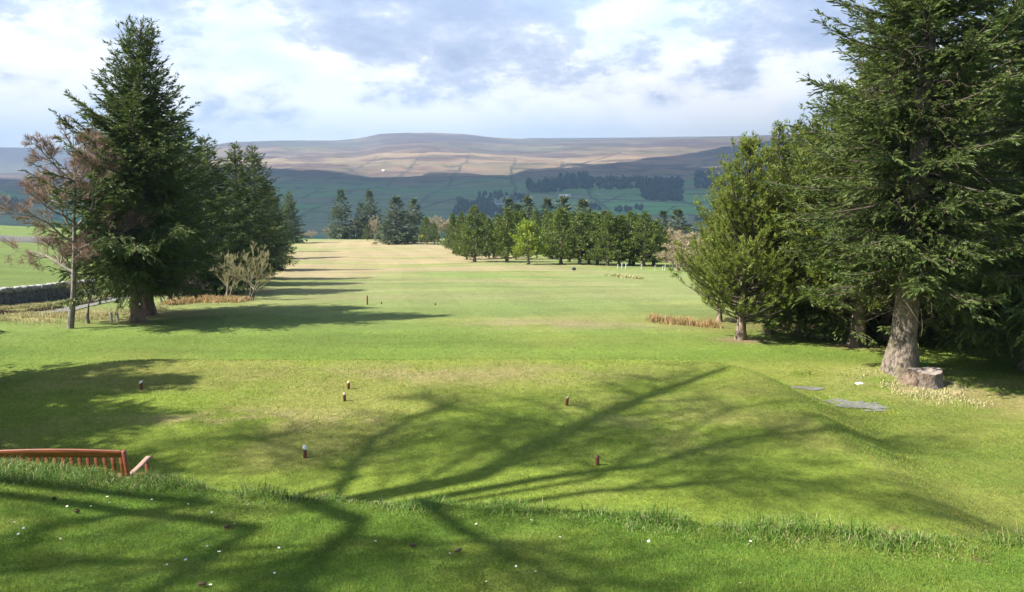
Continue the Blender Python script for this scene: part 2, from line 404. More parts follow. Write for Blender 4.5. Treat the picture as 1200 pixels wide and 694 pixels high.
# ------------------------------------------------------------------ conifers
def conifer(rg, Ht, R, clear, nl, e_top=.9, e_bot=-.12, sag=.25, up=.2, power=.85, low=.75, bl_sp=.12, bl_k=.55, bl_ang=.95,
            spm=16, sl=.17, sw=.024, droop=.35, cross=1, tr=.24, flare=1.5, K=7, brush=0, t_min=.12, lean=(0, 0), blt=True, dead_low=0.0, extra=None, rag=.25):
    """returns dict of (V,F) for trunk, branches, crown, dead twigs; origin at the trunk's foot"""
    u = np.sort(rg.random(nl)**1.05); z0 = clear + (Ht-clear-.25)*u
    az = np.arange(nl)*2.399963 + rg.normal(0, .35, nl)
    prof = (1-u)**power*np.minimum(1, low+u*2.2)+.02
    L = R*prof*(1-rag+2*rag*rg.random(nl)**1.2) + .12
    e = e_bot + (e_top-e_bot)*u**1.2 + rg.normal(0, .08, nl)
    if extra is not None:
        for (zz, aa, ll, ee) in extra:
            z0 = np.append(z0, zz); az = np.append(az, aa); L = np.append(L, ll); e = np.append(e, ee); u = np.append(u, (zz-clear)/(Ht-clear))
    nl = len(L); bend = rg.normal(0, .12, nl)
    sg = sag*(1-u)*rg.uniform(.6, 1.4, nl); upk = up*rg.uniform(.6, 1.4, nl)
    lx, ly = lean
    def tx(z): return lx*(z/Ht)**1.5, ly*(z/Ht)**1.5
    def pos(i, t):
        h = L[i]*t*np.cos(e[i]); z = z0[i] + L[i]*(t*np.sin(e[i]) - sg[i]*t**1.7 + upk[i]*t**3)
        a = az[i] + bend[i]*t; ox, oy = tx(z0[i])
        return np.stack([h*np.cos(a)+ox, h*np.sin(a)+oy, z], -1)
    out = {}
    zt = np.linspace(-.15, Ht, 16); rt = tr*((1-np.clip(zt, 0, Ht)/Ht)**.9)+.012
    rt = rt*(1+flare*.45*np.exp(-np.clip(zt+.1, 0, None)/.33)); ox, oy = tx(np.clip(zt, 0, Ht))
    zt2 = zt.copy()
    S = 14; a = np.arange(S)*2*pi/S
    wob = 1+.10*np.sin(a*3+1)[None]*np.exp(-np.clip(zt, 0, 9)[:, None]/.5)*flare + .05*np.sin(a*5+zt[:, None]*2)
    V = np.stack([rt[:, None]*np.cos(a)*wob+ox[:, None], rt[:, None]*np.sin(a)*wob+oy[:, None], np.broadcast_to(zt2[:, None], (16, S))], -1).reshape(-1, 3)
    k = np.arange(15)[:, None]*S; s = np.arange(S)[None]; s2 = (s+1) % S
    out['trunk'] = (V, np.stack([k+s, k+s2, k+S+s2, k+S+s], -1).reshape(-1, 4))
    ii = np.repeat(np.arange(nl), 7); tt = np.tile(np.linspace(0, .97, 7), nl)
    LP = pos(ii, tt).reshape(nl, 7, 3); LR = (.010*L+.008)[:, None]*(1-.88*np.linspace(0, 1, 7))[None]*1.3
    parts = [tubes(LP, LR, 5)]
    # branchlets
    nb = np.maximum(3, (L/bl_sp).astype(int)); i = np.repeat(np.arange(nl), nb); n = len(i)
    t = t_min + (1-t_min)*rg.random(n); b0 = pos(i, t); fw = norm(pos(i, np.minimum(t+.05, 1.05))-pos(i, t-.02))
    side = norm(np.cross(fw, [0, 0, 1.])); sgn = np.where(rg.random(n) < .5, -1, 1)
    ang = bl_ang*(1-.45*t) + rg.normal(0, .15, n)
    bd = norm(fw*np.cos(ang)[:, None] + side*(np.sin(ang)*sgn)[:, None] + np.stack([0*t, 0*t, rg.normal(-.1*droop, .22, n)], -1))
    bl = bl_k*(L[i]*(1-t)*.55 + .10*L[i]**.5 + .16)*rg.uniform(.55, 1.25, n)
    dz = -droop*rg.uniform(.4, 1.5, n)*(1-u[i])
    def bpos(q, s_): 
        p = b0[q] + bd[q]*(bl[q]*s_)[:, None]; p[:, 2] += dz[q]*bl[q]*s_**2; return p
    if blt:
        q = np.repeat(np.arange(n), 3); BP = bpos(q, np.tile([0, .5, 1.], n)).reshape(n, 3, 3)
        parts.append(tubes(BP, np.outer(.0035+.0035*bl, [1, .6, .15]), 3))
    out['branches'] = join(parts)
    ns = np.maximum(2, (bl*spm).astype(int)); q = np.repeat(np.arange(n), ns); m = len(q)
    s_ = rg.random(m)**.8; p = bpos(q, s_); bdir = norm(bd[q] + np.stack([0*s_, 0*s_, 2*dz[q]*s_], -1))
    pr = norm(np.cross(bdir, norm(np.array([0, 0, 1.]) + rg.normal(0, .45, (m, 3))))); sg2 = np.where(rg.random(m) < .5, -1, 1)
    b = rg.uniform(.25, .95, m)*(1-.6*s_)
    D = norm(bdir*np.cos(b)[:, None] + pr*(np.sin(b)*sg2)[:, None] + rg.normal(0, .12, (m, 3)) + np.array([0, 0, -.12*droop]))
    ln = sl*rg.uniform(.6, 1.3, m); w = sw*rg.uniform(.7, 1.3, m)
    if brush:
        r2 = np.repeat(np.arange(m), brush); mm = len(r2); tq = rg.random(mm)
        ax = D[r2]; rnd = norm(np.cross(ax, rg.normal(0, 1, (mm, 3))))
        p = p[r2] + ax*(ln[r2]*tq*.8)[:, None]; D = norm(ax*.75 + rnd*.65); ln = ln[r2]*.55*rg.uniform(.7, 1.2, mm); w = w[r2]; m = mm
    Vs, Fs, o = [], [], 0
    for c in range(cross):
        U = norm(np.cross(D, rg.normal(0, 1, (m, 3))*np.array([1, 1, 1.3])))*w[:, None]
        mid = p + D*(ln*.42)[:, None]; tip = p + D*ln[:, None]
        Vs.append(np.stack([p-U*.25, mid-U, tip, mid+U], 1).reshape(-1, 3)); Fs.append(np.arange(m*4).reshape(-1, 4)+o); o += m*4
    # leader tuft
    out['crown'] = (np.concatenate(Vs), np.concatenate(Fs))
    if dead_low > 0:
        k = rg.random(m if not brush else len(p)) < 0
    return out
def dead_twigs(rg, Ht, R, clear, zmax, n):
    """bare brown inner twigs low on a conifer"""
    z = rg.uniform(clear*.75, zmax, n); a = rg.random(n)*2*pi; r0 = R*rg.uniform(.05, .55, n); l = rg.uniform(.25, .9, n); b = a+rg.normal(0, .9, n)
    p = np.stack([r0*np.cos(a), r0*np.sin(a), z], -1); d = norm(np.stack([np.cos(b), np.sin(b), rg.normal(-.35, .4, n)], -1))*l[:, None]
    e = rg.normal(0, .06, (n, 3)); Pt = np.stack([p, p+d*.35+e*.5, p+d*.7+e+[0, 0, -.04], p+d+[0, 0, -.10]], 1)
    return tubes(Pt, np.outer(rg.uniform(.0035, .009, n), [1, .8, .55, .25]), 3)
def tree_thing(name, data, bark, leaf, loc, rz, label, cat, group=None):
    t = empty(name, loc, rz, label, cat, group)
    mesh('trunk', *data['trunk'], bark, t, smooth=True)
    b = data['branches']; mesh('branches', b[0], b[1], M['twig_brown'] if leaf is not None else bark, t)
    if 'crown' in data: mesh('crown', *data['crown'], leaf, t)
    return t

# ------------------------------------------------------------------ sky, sun, air, camera
def build_world():
    w = bpy.data.worlds.new('World'); scene.world = w; w.use_nodes = True; nt = w.node_tree; nt.nodes.clear(); n = N(nt)
    sky = n('ShaderNodeTexSky'); sky.sky_type = 'NISHITA'; sky.sun_disc = False
    sky.sun_elevation = SUN_EL; sky.sun_rotation = radians(270-12) ; sky.altitude = 350; sky.dust_density = 1.2; sky.ozone_density = 1.5
    tc = n('ShaderNodeTexCoord'); d = tc.outputs['Generated']
    sp = n('ShaderNodeSeparateXYZ', i_Vector=d); z = sp.outputs[2]
    mp = n('ShaderNodeMapping', i_Vector=d); mp.inputs['Scale'].default_value = (1, 1, 2.1); mp.inputs['Location'].default_value = (.35, .0, .12)
    f = n.noise(mp.outputs[0], 3.2, 8, .6, .15)
    g = n.noise(mp.outputs[0], 10.0, 8, .66, .1)
    k = n.math('ADD', n.math('MULTIPLY', n.math('SUBTRACT', f, .5), 2.1), n.math('MULTIPLY', n.math('SUBTRACT', g, .5), 1.5))
    # cloud bodies: grey lavender undersides higher in the sky, white puffs lower down
    hgt = n.math('MULTIPLY', n.math('SUBTRACT', z, .11), 3.6)
    lum = n.math('SUBTRACT', n.math('ADD', k, .60), hgt)
    lum = n.math('MULTIPLY', lum, 1.0, clamp=True)
    cl = n.ramp(lum, [(.08, (.27, .33, .46)), (.30, (.33, .385, .50)), (.46, (.42, .47, .58)), (.58, (.60, .63, .69)), (.75, (.72, .73, .75))])
    s = f
    skyc = n.mix(1.0, sky.outputs[0], g3(.085), 'MULTIPLY')
    # blue gaps
    gap = n.math('MULTIPLY', n.math('SUBTRACT', n.noise(mp.outputs[0], 3.3, 5, .5), .54, clamp=True), 7, clamp=True)
    gapc = (.33, .47, .68)
    c1 = n.mix(n.math('MULTIPLY', gap, .5), cl, gapc)
    up = n.math('MULTIPLY', n.math('SUBTRACT', z, .24), 4, clamp=True)        # higher up the cover breaks
    cov = n.math('MULTIPLY', n.math('SUBTRACT', n.noise(d, 2.3, 6, .55), .50, clamp=True), 6, clamp=True)
    over = n.mix(n.math('MULTIPLY', cov, .3), skyc, cl)
    c2 = n.mix(up, c1, over)
    dn = n.math('MULTIPLY', n.math('SUBTRACT', .0, z), 12, clamp=True)
    c2 = n.mix(dn, c2, (.12, .15, .17))
    bg = n('ShaderNodeBackground', i_Color=c2, i_Strength=.92)
    n('ShaderNodeOutputWorld', i_Surface=bg.outputs[0])
build_world()
sun = bpy.data.lights.new('sun', 'SUN'); sun.energy = 5.0; sun.angle = radians(.8); sun.color = (1, .955, .88)
so = bpy.data.objects.new('sun', sun); COL.objects.link(so)
from mathutils import Vector
ldir = Vector((cos(SUN_AZ)*cos(SUN_EL), sin(SUN_AZ)*cos(SUN_EL), -sin(SUN_EL))); so.rotation_euler = ldir.to_track_quat('-Z', 'Y').to_euler()
cam = bpy.data.cameras.new('camera'); cam.sensor_width = 36; cam.lens = 27; cam.clip_start = .05; cam.clip_end = 40000
co = bpy.data.objects.new('camera', cam); COL.objects.link(co); co.rotation_euler = (pi/2-PITCH, 0, 0); scene.camera = co
vs = scene.view_settings; vs.view_transform = 'Standard'; vs.look = 'None'; vs.gamma = 1; vs.exposure = 1.42
try: vs.use_curve_mapping = False
except Exception: pass
cy = scene.cycles; cy.use_denoising = True; cy.max_bounces = 5; cy.diffuse_bounces = 3; cy.glossy_bounces = 2; cy.transmission_bounces = 3; cy.volume_bounces = 0; cy.transparent_max_bounces = 6
cy.sample_clamp_indirect = 4

def build_haze():
    V, Fq = box((0, 0, 0), (2, 2, 2)); V = V*np.array([8000, 8000, 290]) + np.array([0, 0, 150])
    m, nt = new_mat('haze'); n = N(nt)
    v = n('ShaderNodeVolumePrincipled'); v.inputs['Color'].default_value = (.46, .71, 1, 1); v.inputs['Density'].default_value = HAZE; v.inputs['Anisotropy'].default_value = .2
    n('ShaderNodeOutputMaterial', i_Volume=v.outputs[0])
    tag(mesh('haze', V, Fq, m), kind='stuff')
HAZE = 1.75e-4
build_haze()

def build_clouds():
    """the cloud bank over the valley: it shades the lower hillside; unseen above the picture, its outline fitted to that shade"""
    A0 = np.radians(np.linspace(-46, 46, 140)); px = CX+F_PX*np.tan(A0)
    far = np.interp(px, [-300, 0, 90, 250, 300, 450, 520, 640, 700, 800, 880, 960, 1200, 1700], [4200, 4300, 4200, 3500, 3250, 2950, 2950, 3250, 3500, 4000, 4900, 5600, 5700, 5700])  # far edge of the unseen bank, set by where its shade should end
    m, nt = new_mat('cloud'); n = N(nt)
    b = n('ShaderNodeBsdfDiffuse', i_Color=(.85, .85, .87, 1)); t = n('ShaderNodeBsdfTranslucent', i_Color=(.8, .82, .86, 1))
    mx = n('ShaderNodeMixShader', i_0=.5, i_1=b.outputs[0], i_2=t.outputs[0]); n('ShaderNodeOutputMaterial', i_Surface=mx.outputs[0])
    K = 46; T = np.linspace(0, 1, K)[:, None]; near = 620 + 0*far
    rr = near*(1-T) + (far*(1+.10*(fbm(A0*7, A0*0, 91)-.5)*2))*T; a = np.broadcast_to(A0, rr.shape)
    z0 = 1350.; off = z0/tan(SUN_EL)
    X = rr*np.sin(a) - off*cos(SUN_AZ); Y = rr*np.cos(a) - off*sin(SUN_AZ)
    side = np.minimum(1, np.minimum(np.arange(140), 139-np.arange(140))/8.)[None]; th = (np.sin(np.clip(T, 0, 1)*pi)**.4*side)
    lump = fbm(X/350, Y/350, 95, 4)
    top = z0 + th*(120+420*lump); bot = z0 - th*(20+60*fbm(X/200, Y/200, 97, 3))
    # ragged holes where the sun reaches the slope
    hole = fbm(X/700, Y/420, 99, 4)
    n0 = X.size; V = np.concatenate([np.stack([X, Y, top], -1).reshape(-1, 3), np.stack([X, Y, bot], -1).reshape(-1, 3)])
    i = np.arange(K-1)[:, None]*140; j = np.arange(139)[None]; q = np.stack([i+j, i+j+1, i+140+j+1, i+140+j], -1).reshape(-1, 4)
    hf = hole.ravel()[q].mean(1); keep = hf < .67
    q = q[keep]; tag(mesh('shade_cloud', V, np.concatenate([q, q[:, ::-1]+n0]), m, smooth=True), 'unseen cloud bank over the valley, shaped to shade the far hillside', None, None, 'stuff')
build_clouds()

# ------------------------------------------------------------------ far side of the valley
def far_points(x0, x1, yt, yb, n, rg):
    return Pmany(rg.uniform(x0, x1, n), yt+(yb-yt)*rg.random(n))
def woodland(name, regions, seed, label):
    rg = np.random.default_rng(seed); parts = []
    for (x0, x1, yt, yb, n, hh) in regions:
        pts = far_points(x0, x1, yt, yb, n, rg)
        for p in pts:
            h = hh*rg.uniform(.7, 1.2); w = h*rg.uniform(.32, .55)
            V, Fq = lathe([w*.55, w, w*.85, w*.45, .1], [h*.05, h*.28, h*.55, h*.82, h], 6, (0, 0, 0), .12, int(rg.integers(1e6)))
            V = V*(1+.18*rg.normal(0, 1, (len(V), 1))*.5); parts.append((V+p, Fq))
    V, Fs = join(parts); tag(mesh(name, V, Fs, M['wood_far']), label, None, None, 'stuff')
M['wood_far'] = mat_plain('distant_wood', (.040, .062, .032), (.022, .035, .022), .05, .9, 0)
M['wood_far_brown'] = mat_plain('distant_bare_wood', (.12, .10, .07), (.06, .055, .04), .05, .9, 0)
woodland('woodland', [(655, 690, 206, 222, 90, 17), (618, 660, 213, 226, 80, 14), (688, 800, 210, 222, 240, 14), (752, 800, 222, 236, 130, 14), (760, 796, 214, 224, 50, 15)], 1, 'dark conifer wood across the valley behind the white farmhouse')
woodland('woodland', [(815, 866, 205, 221, 130, 16), (862, 885, 208, 219, 40, 13)], 2, 'square dark plantation on the far slope')
woodland('woodland', [(533, 580, 236, 252, 90, 13), (560, 620, 228, 240, 40, 12), (575, 600, 246, 256, 30, 11)], 3, 'dark wood on the valley side above the pine belt')
woodland('woodland', [(-20, 32, 238, 247, 150, 13), (30, 110, 237, 240, 90, 10)], 4, 'dark blue wood far behind the left field')
woodland('woodland', [(816, 846, 254, 262, 60, 9), (840, 870, 232, 241, 60, 10)], 5, 'dark thicket low on the far slope by the right pines')
for k, (a, b, c, d_, n_) in enumerate([(692, 703, 242, 247, 9), (721, 728, 245, 249, 6), (733, 740, 246, 249, 6), (745, 753, 243, 248, 8)]):
    woodland('copse', [(a, b, c, d_, n_, 10)], 20+k, ['round dark copse in the green field below the farmhouse', 'small leftmost of three little copses in the far green field', 'middle of three little copses in the far green field', 'rightmost of three little copses in the far green field'][k])

M['whitewash'] = mat_plain('whitewash', (.8, .8, .77), (.68, .68, .65), 2, .8)
M['slate'] = mat_plain('slate', (.20, .21, .24), (.13, .13, .15), 2, .7)
M['window'] = mat_plain('window_glass', (.03, .035, .04), (.02, .02, .025), 2, .2, 0)
def farmhouse(px, py, L, W, Hh, rz, label, roofm, gable=True):
    q = P(px, py, 400); t = empty('farmhouse', q, rz, label, 'house')
    V, Fq = box((0, 0, Hh/2-.5), (L, W, Hh+1)); ws = [(V, Fq)]
    g = np.array([[-L/2, -W/2, Hh], [-L/2, W/2, Hh], [-L/2, 0, Hh+W*.42], [L/2, -W/2, Hh], [L/2, W/2, Hh], [L/2, 0, Hh+W*.42]])
    ws.append((g, np.array([[0, 2, 1], [3, 4, 5]])))
    V, Fs = join(ws); mesh('wall', V, Fs, M['whitewash'], t)
    r = []
    for s in (-1, 1):
        a = math.atan2(W*.42, W/2); r.append(box((0, s*W/4*1.04, Hh+W*.21+.06), (L+.6, W/2/cos(a)+.5, .16), rx=-s*a))
    V, Fs = join(r); ro = mesh('roof', V, Fs, roofm, t)
    for x in (-L/2+1, L/2-1): 
        V, Fq = box((x, 0, Hh+W*.42+.4), (.9, .7, 1.5), bev=.05); mesh('chimney', V, Fq, M['whitewash'], ro)
    nw = max(3, int(L/5))
    for k in range(nw):
        V, Fq = box((-L/2+(k+.5)*L/nw, -W/2-.03, 1.6), (1.1, .1, 1.3)); mesh('window', V, Fq, M['window'], t)
    V, Fq = box((L*.04, -W/2-.04, 1.05), (1.0, .1, 2.1)); mesh('door', V, Fq, M['bench_dark'] if 'bench_dark' in M else M['window'], t)
farmhouse(662, 231, 30, 7, 4.2, .05, 'long white farmhouse below the dark wood across the valley', M['whitewash'])
farmhouse(450, 201, 17, 6, 4, -.2, 'small white farm high on the far hillside', M['whitewash'])
farmhouse(585, 240, 18, 7, 4, .2, 'grey roofed house half hidden above the pine belt', M['slate'])
farmhouse(703, 227, 16, 5, 2.2, .0, 'low pale barn right of the white farmhouse', M['slate'])

M['drystone'] = mat_plain('drystone', (.20, .19, .18), (.06, .058, .055), 6, .95, .6, dist=.05)
def far_wall(pts, label):
    pp = []
    for (a, b) in zip(pts[:-1], pts[1:]):
        for k in range(10):
            t = k/10; pp.append(P(a[0]*(1-t)+b[0]*t, a[1]*(1-t)+b[1]*t, 300))
    pp = np.array(pp); h = 2.1; w = .9
    d = np.zeros_like(pp); d[1:-1] = pp[2:]-pp[:-2]; d[0] = pp[1]-pp[0]; d[-1] = pp[-1]-pp[-2]; nrm = norm(np.stack([-d[:, 1], d[:, 0], 0*d[:, 0]], -1))
    R = np.stack([pp-nrm*w-[0, 0, 2], pp-nrm*w*.7+[0, 0, h], pp+nrm*w*.7+[0, 0, h], pp+nrm*w-[0, 0, 2]], 1)
    K = len(pp); i = np.arange(K-1)[:, None]*4; s = np.arange(3)[None]
    q = np.stack([i+s, i+s+1, i+4+s+1, i+4+s], -1).reshape(-1, 4)
    q = np.concatenate([q, [[0, 1, 2, 3], [K*4-1, K*4-2, K*4-3, K*4-4]]])
    tag(mesh('field_wall', R.reshape(-1, 3), q, M['drystone']), label, 'wall', 'dry stone walls across the valley')
far_wall([(640, 198), (670, 195), (705, 186), (730, 178)], 'wall slanting up the moor above the far dark wood')
far_wall([(700, 241), (722, 232), (735, 226)], 'wall slanting up the green field below the farmhouse')
far_wall([(760, 270), (775, 252), (792, 241)], 'wall climbing the green field under the lower lobe of the wood')
far_wall([(600, 206), (700, 204), (800, 206), (870, 204)], 'long level wall between moor and fields above the woods')
far_wall([(340, 209), (420, 209), (520, 208), (600, 206)], 'long level wall under the small white hillside farm')
far_wall([(355, 232), (375, 222), (385, 213)], 'wall slanting up the slope above the tall left spruces')
far_wall([(690, 262), (740, 264), (800, 262)], 'lowest level wall in the far green fields')
far_wall([(470, 252), (520, 236), (545, 231)], 'wall slanting up behind the crest spruces')
far_wall([(690, 233), (760, 236), (830, 240)], 'level wall through the far green field right of the farmhouse')

# ------------------------------------------------------------------ bare trees
def bare_tree(rg, Ht, spread, trunk_r, levels=4, nlimb=9, up=.55, curve=.35, twig=.5, fork_at=.25, density=1.0, lean=(0, 0), stems=1, limbs=None, twig_n=7, twig_r=.004, stem_splay=.25):
    paths = {k: [] for k in range(levels+1)}; rads = {k: [] for k in range(levels+1)}
    K = 6
    def grow(p0, d, L, r, lv, gravity=0.0):
        pts = [p0]; p = np.array(p0, float); d = np.array(d, float)
        for k in range(K-1):
            d = d + rg.normal(0, curve*.38, 3) + np.array([0, 0, gravity]); d = d/np.linalg.norm(d)
            p = p + d*L/(K-1); pts.append(p.copy())
        paths[lv].append(pts); rads[lv].append(np.linspace(r, r*(.35 if lv else .25), K)*(1 if lv < levels else 1))
        if lv >= levels: return
        n = max(2, int(round((twig_n if lv == levels-1 else 5.5)*density*rg.uniform(.7, 1.3))))
        for c in range(n):
            t = rg.uniform(.25 if lv else fork_at, 1.0); q = t*(K-1); i0 = min(int(q), K-2); b = pts[i0] + (pts[i0+1]-pts[i0])*(q-i0)
            ax = pts[i0+1]-pts[i0]; ax = ax/np.linalg.norm(ax); s = np.cross(ax, rg.normal(0, 1, 3)); s = s/np.linalg.norm(s)
            an = rg.uniform(.45, 1.05); nd = ax*cos(an)+s*sin(an)+np.array([0, 0, up*.35])
            grow(b, nd/np.linalg.norm(nd), L*rg.uniform(.38, .68)*(1.15-.45*t), r*(1-.65*t)*rg.uniform(.45, .7), lv+1, .04*up)
    for s_ in range(stems):
        a = s_*2*pi/stems + rg.random(); sp = stem_splay if stems > 1 else 0
        d0 = np.array([sp*cos(a)+lean[0], sp*sin(a)+lean[1], 1.0]); pts = [np.array([.05*cos(a)*(stems > 1), .05*sin(a)*(stems > 1), -.12])]
        p = pts[0].copy(); d = d0/np.linalg.norm(d0)
        h = Ht*rg.uniform(.75, 1) if stems > 1 else Ht
        for k in range(K-1):
            d = d + np.append(rg.normal(0, curve*.22, 2), .03); d /= np.linalg.norm(d); p = p+d*h/(K-1); pts.append(p.copy())
        paths[0].append(pts); rads[0].append(trunk_r*np.array([1.25, .9, .7, .5, .3, .1])*rg.uniform(.8, 1.1))
        if limbs is None:
            for c in range(nlimb):
                t = fork_at + (1-fork_at)*(c+rg.random())/nlimb; q = min(t, .97)*(K-1); i0 = min(int(q), K-2); b = pts[i0]+(pts[i0+1]-pts[i0])*(q-i0)
                a = c*2.4+rg.random()*.8; el = rg.uniform(.15, .6)+.5*t*up
                grow(b, (cos(a)*cos(el), sin(a)*cos(el), sin(el)), spread*(1.15-.75*t)*rg.uniform(.7, 1.2), trunk_r*(1-.75*t)*rg.uniform(.35, .55), 1, .03)
        else:
            for (t, a, el, L, r) in limbs:
                q = t*(K-1); i0 = min(int(q), K-2); b = pts[i0]+(pts[i0+1]-pts[i0])*(q-i0)
                grow(b, (cos(a)*cos(el), sin(a)*cos(el), sin(el)), L, r, 1, .02)
    tr = tubes(np.array(paths[0]), np.array(rads[0]), 9)
    br = join([tubes(np.array(paths[k]), np.maximum(np.array(rads[k]), twig_r*.9), 5 if k < 3 else 3) for k in range(1, levels) if paths[k]])
    tw = tubes(np.array(paths[levels])[:, ::1], np.maximum(np.array(rads[levels])*.0+twig_r, twig_r)*np.linspace(1, .5, K)[None], 3)
    return dict(trunk=tr, branches=br, twigs=tw)
def bare_thing(name, data, bark, twigm, loc, rz, label, group=None, branchm=None, cat='tree', parts=('trunk', 'branches', 'crown')):
    t = empty(name, loc, rz, label, cat, group)
    mesh(parts[0], *data['trunk'], bark, t, smooth=True); mesh(parts[1], data['branches'][0], data['branches'][1], branchm or bark, t, smooth=True)
    mesh(parts[2], *data['twigs'], twigm, t); return t

rg = np.random.default_rng(11)
# the red-twigged alder on the left and the small forked tree beside it
b = P(82, 385); hh = top_z(b, 155)-b[2]
d = bare_tree(rg, hh*1.03, 2.9, .105, 4, 0, .5, .42, fork_at=.3, twig_n=15, twig_r=.0058, density=1.25, lean=(-.01, 0), limbs=[
    (.30, 2.9, .42, 2.5, .06), (.27, 2.5, .30, 2.0, .05), (.40, .15, .62, 2.2, .05), (.45, 3.6, .5, 2.0, .045), (.50, 2.75, .75, 2.1, .045), (.52, .5, .55, 2.3, .045), (.55, 4.7, .4, 1.6, .04),
    (.62, 2.9, .55, 2.2, .045), (.66, .0, .6, 2.0, .04), (.70, 1.6, .7, 1.4, .035), (.75, 3.3, .6, 1.7, .035), (.80, 5.9, .7, 1.5, .03), (.86, 2.8, .9, 1.2, .03), (.9, .7, .9, 1.0, .025), (.36, 5.5, .4, 1.6, .04), (.33, 1.2, .5, 1.4, .04)])
bare_thing('alder_tree', d, M['bark_pale'], M['twig_red'], b, 0, 'bare alder with red-brown twigs, tallest bare tree in front of the stone wall', branchm=M['bark_pale'])
b = P(103, 379)
d = bare_tree(rg, 1.1, 1.2, .075, 3, 0, .5, .3, fork_at=.5, twig_n=6, twig_r=.005, limbs=[(.97, .3, 1.05, 2.1, .05), (.97, 2.7, 1.1, 1.9, .045), (.9, 1.5, .9, 1.4, .03)])
bare_thing('forked_tree', d, M['bark_pale'], M['twig_red'], b, 0, 'small bare tree forked low, just right of the red-twigged alder', branchm=M['bark_pale'])
for (px, py, ty, lb, ln) in ((266, 351, 287, 'pale bare shrub tree rising from the orange grass, left of a pair', .20), (293, 352, 283, 'slimmer pale bare shrub tree at the end of the orange grass strip', .26)):
    b = P(px, py); hh = top_z(b, ty)-b[2]
    d = bare_tree(rg, hh*.8, hh*.5, .055, 3, 7, 1.4, .25, fork_at=.22, twig_n=7, twig_r=.0075, stems=3, stem_splay=.22, lean=(ln, 0), density=.9)
    bare_thing('bare_shrub', d, M['bark_pale'], M['twig_olive'], b, 0, lb, 'pale bare shrubs left of the fairway', branchm=M['twig_olive'], cat='shrub', parts=('stem', 'branches', 'crown'))

